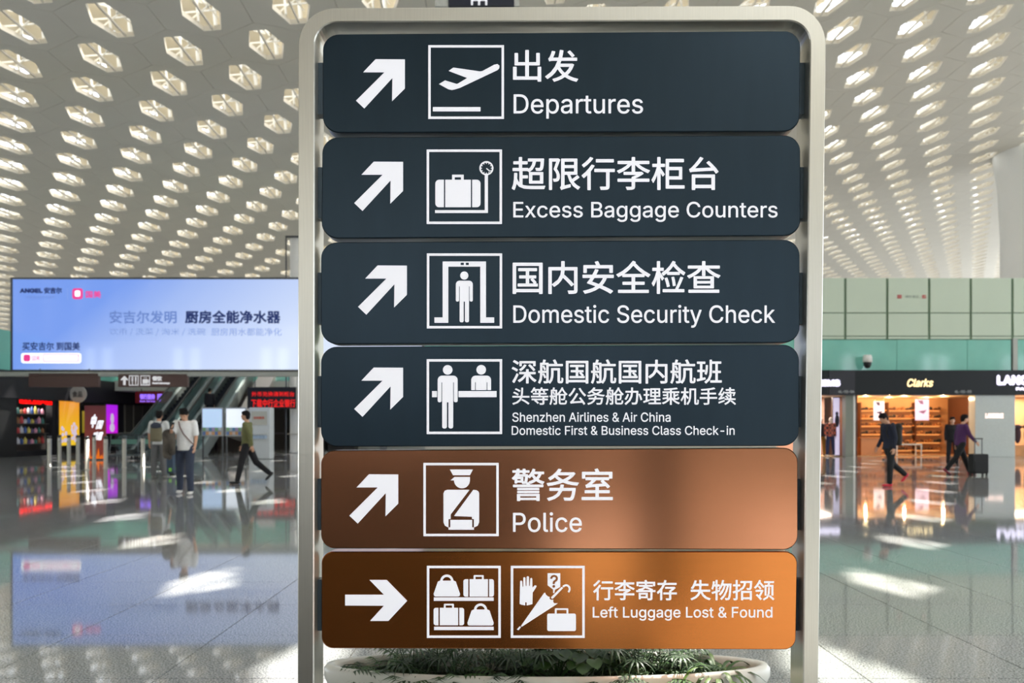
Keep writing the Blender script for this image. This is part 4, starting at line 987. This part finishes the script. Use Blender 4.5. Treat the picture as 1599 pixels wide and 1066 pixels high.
def human(name_label, loc, rz, H=1.72, legs=((0, 0), (0, 0)), arms=((0, 8, 10), (0, 8, 10)), top=(230, 230, 228), bottom=(50, 52, 60), shoes=(235, 235, 235),
          sleeve='short', head=(0, 0), lean=0, longhair=False, inner=None, name='person', skinm=None, cat='person', wide=1.0, vox=.011, hem=0.0, plaid=None):
    """legs: (hip forward, knee bend) left then right; arms: (shoulder forward, outward, elbow); local y is forward"""
    s = H / 1.72; P = thing(name, name_label, cat, loc, rz); sk = skinm or skin
    rd = math.radians
    def V(x, y, z): return Vector((x * s, y * s, z * s))
    pel = V(0, 0, .93); L = Matrix.Rotation(rd(-lean), 3, 'X')
    def up(x, y, z): return pel + L @ V(x, y, z - .93)
    chest, neck = up(0, 0, 1.25), up(0, .01, 1.45)
    hd_ = Matrix.Rotation(rd(head[1]), 3, 'Z') @ Matrix.Rotation(rd(-head[0]), 3, 'X')
    hb = up(0, .02, 1.49); hc = hb + L @ (hd_ @ V(0, .02, .115))
    RL = L @ hd_
    J = {}
    for i, sd in enumerate((-1, 1)):
        hf, kb = legs[i]; hip = pel + V(sd * .095, 0, -.03); Sp = Matrix.Rotation(rd(-sd * 3.5), 3, 'Y')
        kn = hip + Sp @ (Matrix.Rotation(rd(hf), 3, 'X') @ V(0, 0, -.43)); an = kn + Sp @ (Matrix.Rotation(rd(hf - kb), 3, 'X') @ V(0, 0, -.42))
        J['leg', i] = (hip, kn, an, rd(hf - kb))
        sf_, ab, el = arms[i]; shd = up(sd * .178 * wide, -.005, 1.40)
        Rm = Matrix.Rotation(rd(-sd * ab), 3, 'Y') @ Matrix.Rotation(rd(sf_), 3, 'X')
        elb = shd + L @ (Rm @ V(0, 0, -.285)); Re = Rm @ Matrix.Rotation(rd(el), 3, 'X') @ Matrix.Rotation(rd(sd * 6), 3, 'Y')
        wr = elb + L @ (Re @ V(0, 0, -.245)); J['arm', i] = (shd, elb, wr, L @ Re)
    dz = -min(min(J['leg', i][2].z for i in (0, 1)) - .075 * s, 9)
    off = Vector((0, 0, dz))
    pel += off; chest += off; neck += off; hb += off; hc += off
    for k_ in J: J[k_] = tuple(v + off if isinstance(v, Vector) else v for v in J[k_])
    U = lambda x, y, z: up(x, y, z)          # pel already carries the shift
    # body
    mb = MB()
    torso(mb, [(U(0, 0, .86), .14 * s, .09 * s), (U(0, 0, .95), .15 * s, .10 * s), (U(0, .0, 1.08), .125 * s, .09 * s), (U(0, .005, 1.25), .155 * s, .105 * s), (U(0, 0, 1.38), .16 * s, .09 * s), (U(0, .0, 1.44), .08 * s, .06 * s)])
    limb(mb, U(0, 0, 1.40), hb + Vector((0, 0, .03)), .06 * s, .052 * s)
    mb.ball(hc, .074 * s, .092 * s, .112 * s, 18, 14, R=RL); mb.ball(hc + RL @ V(0, .03, -.055), .052 * s, .06 * s, .055 * s, 14, 10, R=RL)
    mb.ball(hc + RL @ V(0, .098, -.012), .012 * s, .018 * s, .022 * s, 8, 6, R=RL); mb.ball(hc + RL @ V(0, .086, -.052), .022 * s, .01 * s, .009 * s, 8, 6, R=RL)
    for sd in (-1, 1): mb.ball(hc + RL @ V(sd * .076, -.005, -.01), .011 * s, .02 * s, .03 * s, 8, 6, R=RL)
    for i, sd in enumerate((-1, 1)):
        hip, kn, an, fa = J['leg', i]; limb(mb, hip, kn, .078 * s, .052 * s); limb(mb, kn, an, .05 * s, .036 * s)
        shd, elb, wr, Ra = J['arm', i]; limb(mb, U(sd * .12, 0, 1.385), shd, .055 * s, .052 * s); limb(mb, shd, elb, .047 * s, .036 * s); limb(mb, elb, wr, .036 * s, .025 * s)
        pc = wr + Ra @ V(0, 0, -.045); mb.ball(pc, .018 * s, .038 * s, .05 * s, 10, 8, R=Ra)
        for q, (yy, ln) in enumerate(((-.028, .06), (-.010, .072), (.009, .078), (.027, .068))):
            b0 = wr + Ra @ V(0, yy, -.082); b1 = b0 + Ra @ V(-sd * .008, 0, -ln * .5); b3 = b1 + Ra @ V(-sd * .022, .0, -ln * .45)
            mb.cyl(b0 + (b0 - b1) * .5, b1, .0095 * s, .009 * s, 8); mb.cyl(b1, b3, .009 * s, .0075 * s, 8)
        b0 = wr + Ra @ V(0, .03, -.03); b1 = wr + Ra @ V(-sd * .01, .06, -.07); mb.cyl(b0, b1, .012 * s, .009 * s, 8); mb.cyl(b1, b1 + Ra @ V(-sd * .008, .005, -.03), .009 * s, .008 * s, 8)
    remesh(mb, 'body', sk, .0085 if vox < .013 else .012, P, 2)
    # top
    tmn = mat('cloth_top_%d_%d_%d' % tuple(top), top, .85, bump=.25, scale=18) if plaid is None else plaid
    mb = MB(); z0 = .86 - hem
    torso(mb, [(U(0, -.0, z0), .182 * s * wide, .138 * s), (U(0, 0, 1.0), .165 * s * wide, .122 * s), (U(0, .0, 1.15), .168 * s * wide, .122 * s), (U(0, 0, 1.30), .185 * s * wide, .125 * s), (U(0, -.005, 1.40), .175 * s * wide, .10 * s), (U(0, -.005, 1.455), .085 * s, .07 * s)])
    for i, sd in enumerate((-1, 1)):
        shd, elb, wr, Ra = J['arm', i]; limb(mb, U(sd * .10, -.005, 1.37), shd, .075 * s, .07 * s)
        if sleeve == 'short': limb(mb, shd, shd.lerp(elb, .75), .072 * s, .066 * s)
        else: limb(mb, shd, elb, .07 * s, .056 * s); limb(mb, elb, elb.lerp(wr, .92), .056 * s, .042 * s)
    remesh(mb, 'shirt' if sleeve == 'short' else 'jacket', tmn, .014, P)
    # trousers
    mb = MB(); torso(mb, [(U(0, 0, .82), .155 * s, .11 * s), (U(0, 0, .90), .162 * s, .118 * s), (U(0, 0, .99), .15 * s, .108 * s)])
    for i in (0, 1):
        hip, kn, an, fa = J['leg', i]; limb(mb, hip, kn, .098 * s, .078 * s); limb(mb, kn, kn.lerp(an, .93), .078 * s, .062 * s)
    remesh(mb, 'trousers', mat('cloth_leg_%d_%d_%d' % tuple(bottom), bottom, .85, bump=.25, scale=18), .014, P)
    for i in (0, 1):
        hip, kn, an, fa = J['leg', i]; tilt = fa * .9 if an.z > .13 * s else 0
        Rf = Matrix.Rotation(tilt, 3, 'X'); mb = MB()
        mb.ball(an + Rf @ V(0, -.015, -.03), .045 * s, .062 * s, .045 * s, 12, 8, R=Rf); mb.ball(an + Rf @ V(0, .10, -.04), .048 * s, .10 * s, .034 * s, 12, 8, R=Rf)
        limb(mb, an + Rf @ V(0, -.02, -.055), an + Rf @ V(0, .15, -.055), .02 * s, .02 * s)
        remesh(mb, 'shoe', mat('shoe_%d_%d_%d' % tuple(shoes), shoes, .5), .01, P)
    # hair, eyes
    mb = MB(); mb.ball(hc + RL @ V(0, -.018, .028), .086 * s, .098 * s, .104 * s, 18, 12, R=RL)
    mb.ball(hc + RL @ V(0, .03, .075), .07 * s, .07 * s, .045 * s, 14, 8, R=RL)
    mb.ball(hc + RL @ V(0, -.048, -.005), .078 * s, .062 * s, .095 * s, 14, 10, R=RL)
    if longhair: mb.ball(hc + RL @ V(0, -.075, -.05), .06 * s, .045 * s, .1 * s, 12, 8, R=RL)
    for k in range(14):
        a_ = k * 2.4; mb.ball(hc + RL @ V(.055 * math.cos(a_), -.02 + .06 * math.sin(a_), .085 + .02 * math.sin(k * 5)), .028 * s, n=8, k=6)
    if name == 'person': remesh(mb, 'hair', hairm, .01, P, 2)
    for sd in (-1, 1): MB().ball(hc + RL @ V(sd * .03, .083, .012), .011 * s, .008 * s, .007 * s, 8, 6, R=RL).build('eye', black, P)
    bpy.context.view_layer.update()
    return P, J, U, hc, RL, s
def at(px, py): d = CH * F / (py - HY); return ((px - CX) / F * d, d, 0)

# 1 white tee, walking towards us, looking down at a phone
loc = at(289, 771)
P1, J, U, hc, RL, s = human('person in white t-shirt and dark jeans walking forward while looking down at a phone', loc, PI + .12, 1.74,
    legs=((18, 16), (-10, 6)), arms=((12, 12, 28), (28, 14, 95)), top=(236, 236, 234), bottom=(52, 60, 78), shoes=(236, 234, 228), head=(36, 0), wide=.94)
# strap and bag
sh0 = U(-.09, .13, 1.40)
mb = MB(); mb.path([U(.11, .06, 1.44), U(.07, .125, 1.33), U(0, .145, 1.2), U(-.10, .14, 1.08), U(-.18, .08, .98)], .011, 6); mb.build('bag_strap', mat('strap_brown', (96, 58, 50), .6), P1)
def world_of(P, v): return P.matrix_world @ v
wr = J['arm', 1][2]; Ra = J['arm', 1][3]
ph_ = world_of(P1, wr + Ra @ Vector((0, .03, -.10)))
o = MB().box(-.038, -.006, -.075, .038, .006, .075).build('smartphone', mat('phone_black', (24, 24, 28), .2), None, ph_, PI + .12); o.rotation_euler = (.6, 0, PI + .1); tag(o, 'dark phone in the hand of the white t-shirt person', 'phone')
jk = world_of(P1, U(.27, .16, 1.08))
mb = MB(); mb.ball((0, 0, .12), .12, .12, .09, 14, 8); limb(mb, (-.04, 0, .1), (-.06, .02, -.32), .085, .06); limb(mb, (.05, -.02, .1), (.08, 0, -.26), .09, .055); limb(mb, (.0, .04, .1), (-.01, .06, -.36), .06, .05)
jo = remesh(mb, 'carried_jacket', mat('jacket_two_tone', (78, 72, 64), .85, var=.6, scale=5), .014); jo.location = jk; tag(jo, 'dark and beige jacket draped over the arm of the white t-shirt person', 'jacket')
# 2 back view with backpack
P2, J, U, hc, RL, s = human('person seen from behind in light tee and wide grey trousers wearing a backpack', at(248, 747), .1, 1.74, legs=((2, 0), (-3, 0)), arms=((4, 12, 14), (4, 12, 14)), top=(206, 208, 206), bottom=(98, 98, 98), shoes=(120, 116, 110), head=(4, 0))
def backpack(P, U, label, c0, c1, w_=.15):
    c_ = world_of(P, U(0, -.215, 1.17)); b = thing('backpack', label, 'backpack', c_, P.rotation_euler[2])
    mb = MB(); torso(mb, [((0, 0, -.24), w_ * .9, .07), ((0, 0, -.18), w_, .10), ((0, 0, .1), w_, .09), ((0, 0, .22), w_ * .75, .05)]); remesh(mb, 'bag', mat('bag_%d_%d_%d' % c0, c0, .8), .016, b)
    mb = MB(); mb.ball((0, -.02, .16), w_ * .95, .09, .10, 14, 8); remesh(mb, 'flap', mat('bag_%d_%d_%d' % c1, c1, .8), .014, b)
    for sd in (-1, 1): MB().path([(sd * .08, .06, .2), (sd * .1, .16, .27), (sd * .11, .29, .2), (sd * .11, .33, .05), (sd * .12, .24, -.14)], .014, 6).build('strap', mat('bag_%d_%d_%d' % c1, c1, .8), b)
    return b
backpack(P2, U, 'khaki backpack with dark top on the person seen from behind', (112, 106, 84), (44, 50, 66))
pz = at(268, 741)
lug = thing('small_suitcase', 'small dark suitcase with green sticker at the feet of the backpack wearer', 'suitcase', pz); bevel(MB().box(-.13, -.2, .05, .13, .2, .58).build('shell', mat('case_dark_blue', (46, 64, 84), .5), lug), .03, 3)
MB().box(.131, -.06, .15, .135, .05, .28).build('sticker', mat('sticker_green', (120, 190, 70), .5), lug); MB().box(.0, -.204, .1, .08, -.2, .2).build('sticker', mat('sticker_green', (120, 190, 70)), lug)
for sd in (-.1, .1): MB().cyl((sd, -.02, .58), (sd, -.02, .95), .008, n=6).build('handle_rod', steel_dark, lug)
MB().cyl((-.11, -.02, .95), (.11, -.02, .95), .014, n=8).build('grip', ESM['rub'], lug)
for x in (-.1, .1):
    for y in (-.15, .15): MB().cyl((x - .015, y, .028), (x + .015, y, .028), .028, n=10).build('wheel', ESM['rub'], lug)
# 3 olive shirt walking left
P3, J, U, hc, RL, s = human('person in olive shirt and black trousers striding to the left', at(386, 755), PI / 2, 1.72, legs=((14, 2), (-24, 26)), arms=((-26, 6, 16), (12, 6, 14)), top=(104, 106, 66), bottom=(22, 22, 26), shoes=(40, 40, 40), sleeve='long', head=(0, 0), hem=-.01)
# 4 dark man with backpack, right
P4, J, U, hc, RL, s = human('person in dark navy jacket and red shoes walking left before the shoe shop', at(1389, 759), PI / 2 + .15, 1.66, legs=((8, 4), (-22, 30)), arms=((-6, 6, 20), (6, 8, 30)), top=(24, 30, 48), bottom=(22, 24, 26), shoes=(206, 40, 62), sleeve='long', head=(24, 0), lean=6)
backpack(P4, U, 'dark olive backpack on the person with red shoes', (48, 46, 38), (34, 34, 32))
# 5 purple jacket with suitcase
P5, J, U, hc, RL, s = human('person in purple jacket striding right and pulling a black suitcase', at(1500, 741), -PI / 2, 1.74, legs=((24, 2), (-27, 14)), arms=((-6, 6, 10), (28, 6, 22)), top=(74, 36, 84), bottom=(18, 18, 20), shoes=(120, 24, 50), sleeve='long', lean=6)
J5 = J; U5 = U
hw_ = world_of(P5, J['arm', 1][2])
sc_ = thing('rolling_suitcase', 'black rolling suitcase with raised handle beside the purple jacket person', 'suitcase', (W(1534, 740, 23.4).x, 23.6, 0))
bevel(MB().box(-.22, -.14, .06, .22, .14, .60).build('shell', mat('suitcase_black', (20, 22, 24), .6), sc_), .035, 3); MB().box(-.17, -.155, .1, .17, -.14, .4).build('front_pocket', mat('suitcase_black2', (28, 30, 32), .7), sc_)
for sd in (-.1, .1): MB().cyl((sd, 0, .6), (sd, 0, 1.02), .014, n=8).build('handle_rod', steel_dark, sc_)
MB().cyl((-.12, 0, 1.02), (.12, 0, 1.02), .016, n=8).build('grip', ESM['rub'], sc_)
for x in (-.17, .17):
    for y in (-.1, .1): MB().cyl((x - .018, y, .032), (x + .018, y, .032), .032, n=12).build('wheel', ESM['rub'], sc_)
# 6 person in black behind
human('person in black suit with white collar standing behind the purple jacket person', at(1487, 726), PI - .3, 1.66, top=(26, 26, 30), bottom=(22, 22, 26), shoes=(20, 20, 20), sleeve='long', longhair=True, vox=.014)
# people by the escalators
human('dark haired person in black on the right escalator', (-15.2, 42.9, 1.56), .1, 1.7, top=(28, 26, 30), bottom=(24, 24, 28), shoes=(20, 20, 20), sleeve='long', vox=.014)
human('dark haired person standing at the foot of the right escalator', (-14.95, 38.6, 0.031), PI + .3, 1.68, top=(60, 66, 90), bottom=(34, 34, 40), shoes=(30, 30, 30), vox=.014)
human('person with brown hair waiting behind the white t-shirt person', (-13.6, 35.3, 0), PI / 2, 1.66, top=(70, 60, 64), bottom=(34, 34, 44), shoes=(30, 30, 30), sleeve='long', vox=.014)
# mannequin in plaid
pm_ = bpy.data.materials.new('plaid'); pm_.use_nodes = True; nt = pm_.node_tree; b = nt.nodes['Principled BSDF']; ck = nt.nodes.new('ShaderNodeTexChecker'); tc = nt.nodes.new('ShaderNodeTexCoord'); nt.links.new(tc.outputs['Object'], ck.inputs[0]); ck.inputs['Scale'].default_value = 9
ck.inputs['Color1'].default_value = lin((196, 96, 66)) + (1,); ck.inputs['Color2'].default_value = lin((62, 40, 44)) + (1,); nt.links.new(ck.outputs[0], b.inputs['Base Color'])
human('shop mannequin in checked shirt and navy trousers left of the lilac lightbox', (RX(1300.5), RD + .3, .016), PI, 1.74, top=(180, 90, 60), bottom=(40, 48, 84), shoes=(226, 220, 220), sleeve='long', name='mannequin', skinm=mat('mannequin_white', (228, 214, 204), .4), cat='mannequin', plaid=pm_, vox=.014)
human('shop mannequin in dark top and mustard trousers at the sign post edge', (RX(1291), RD + .7, .016), PI, 1.72, top=(50, 52, 58), bottom=(150, 108, 36), shoes=(60, 50, 40), sleeve='long', name='mannequin', skinm=MATS['mannequin_white'], cat='mannequin', vox=.014)
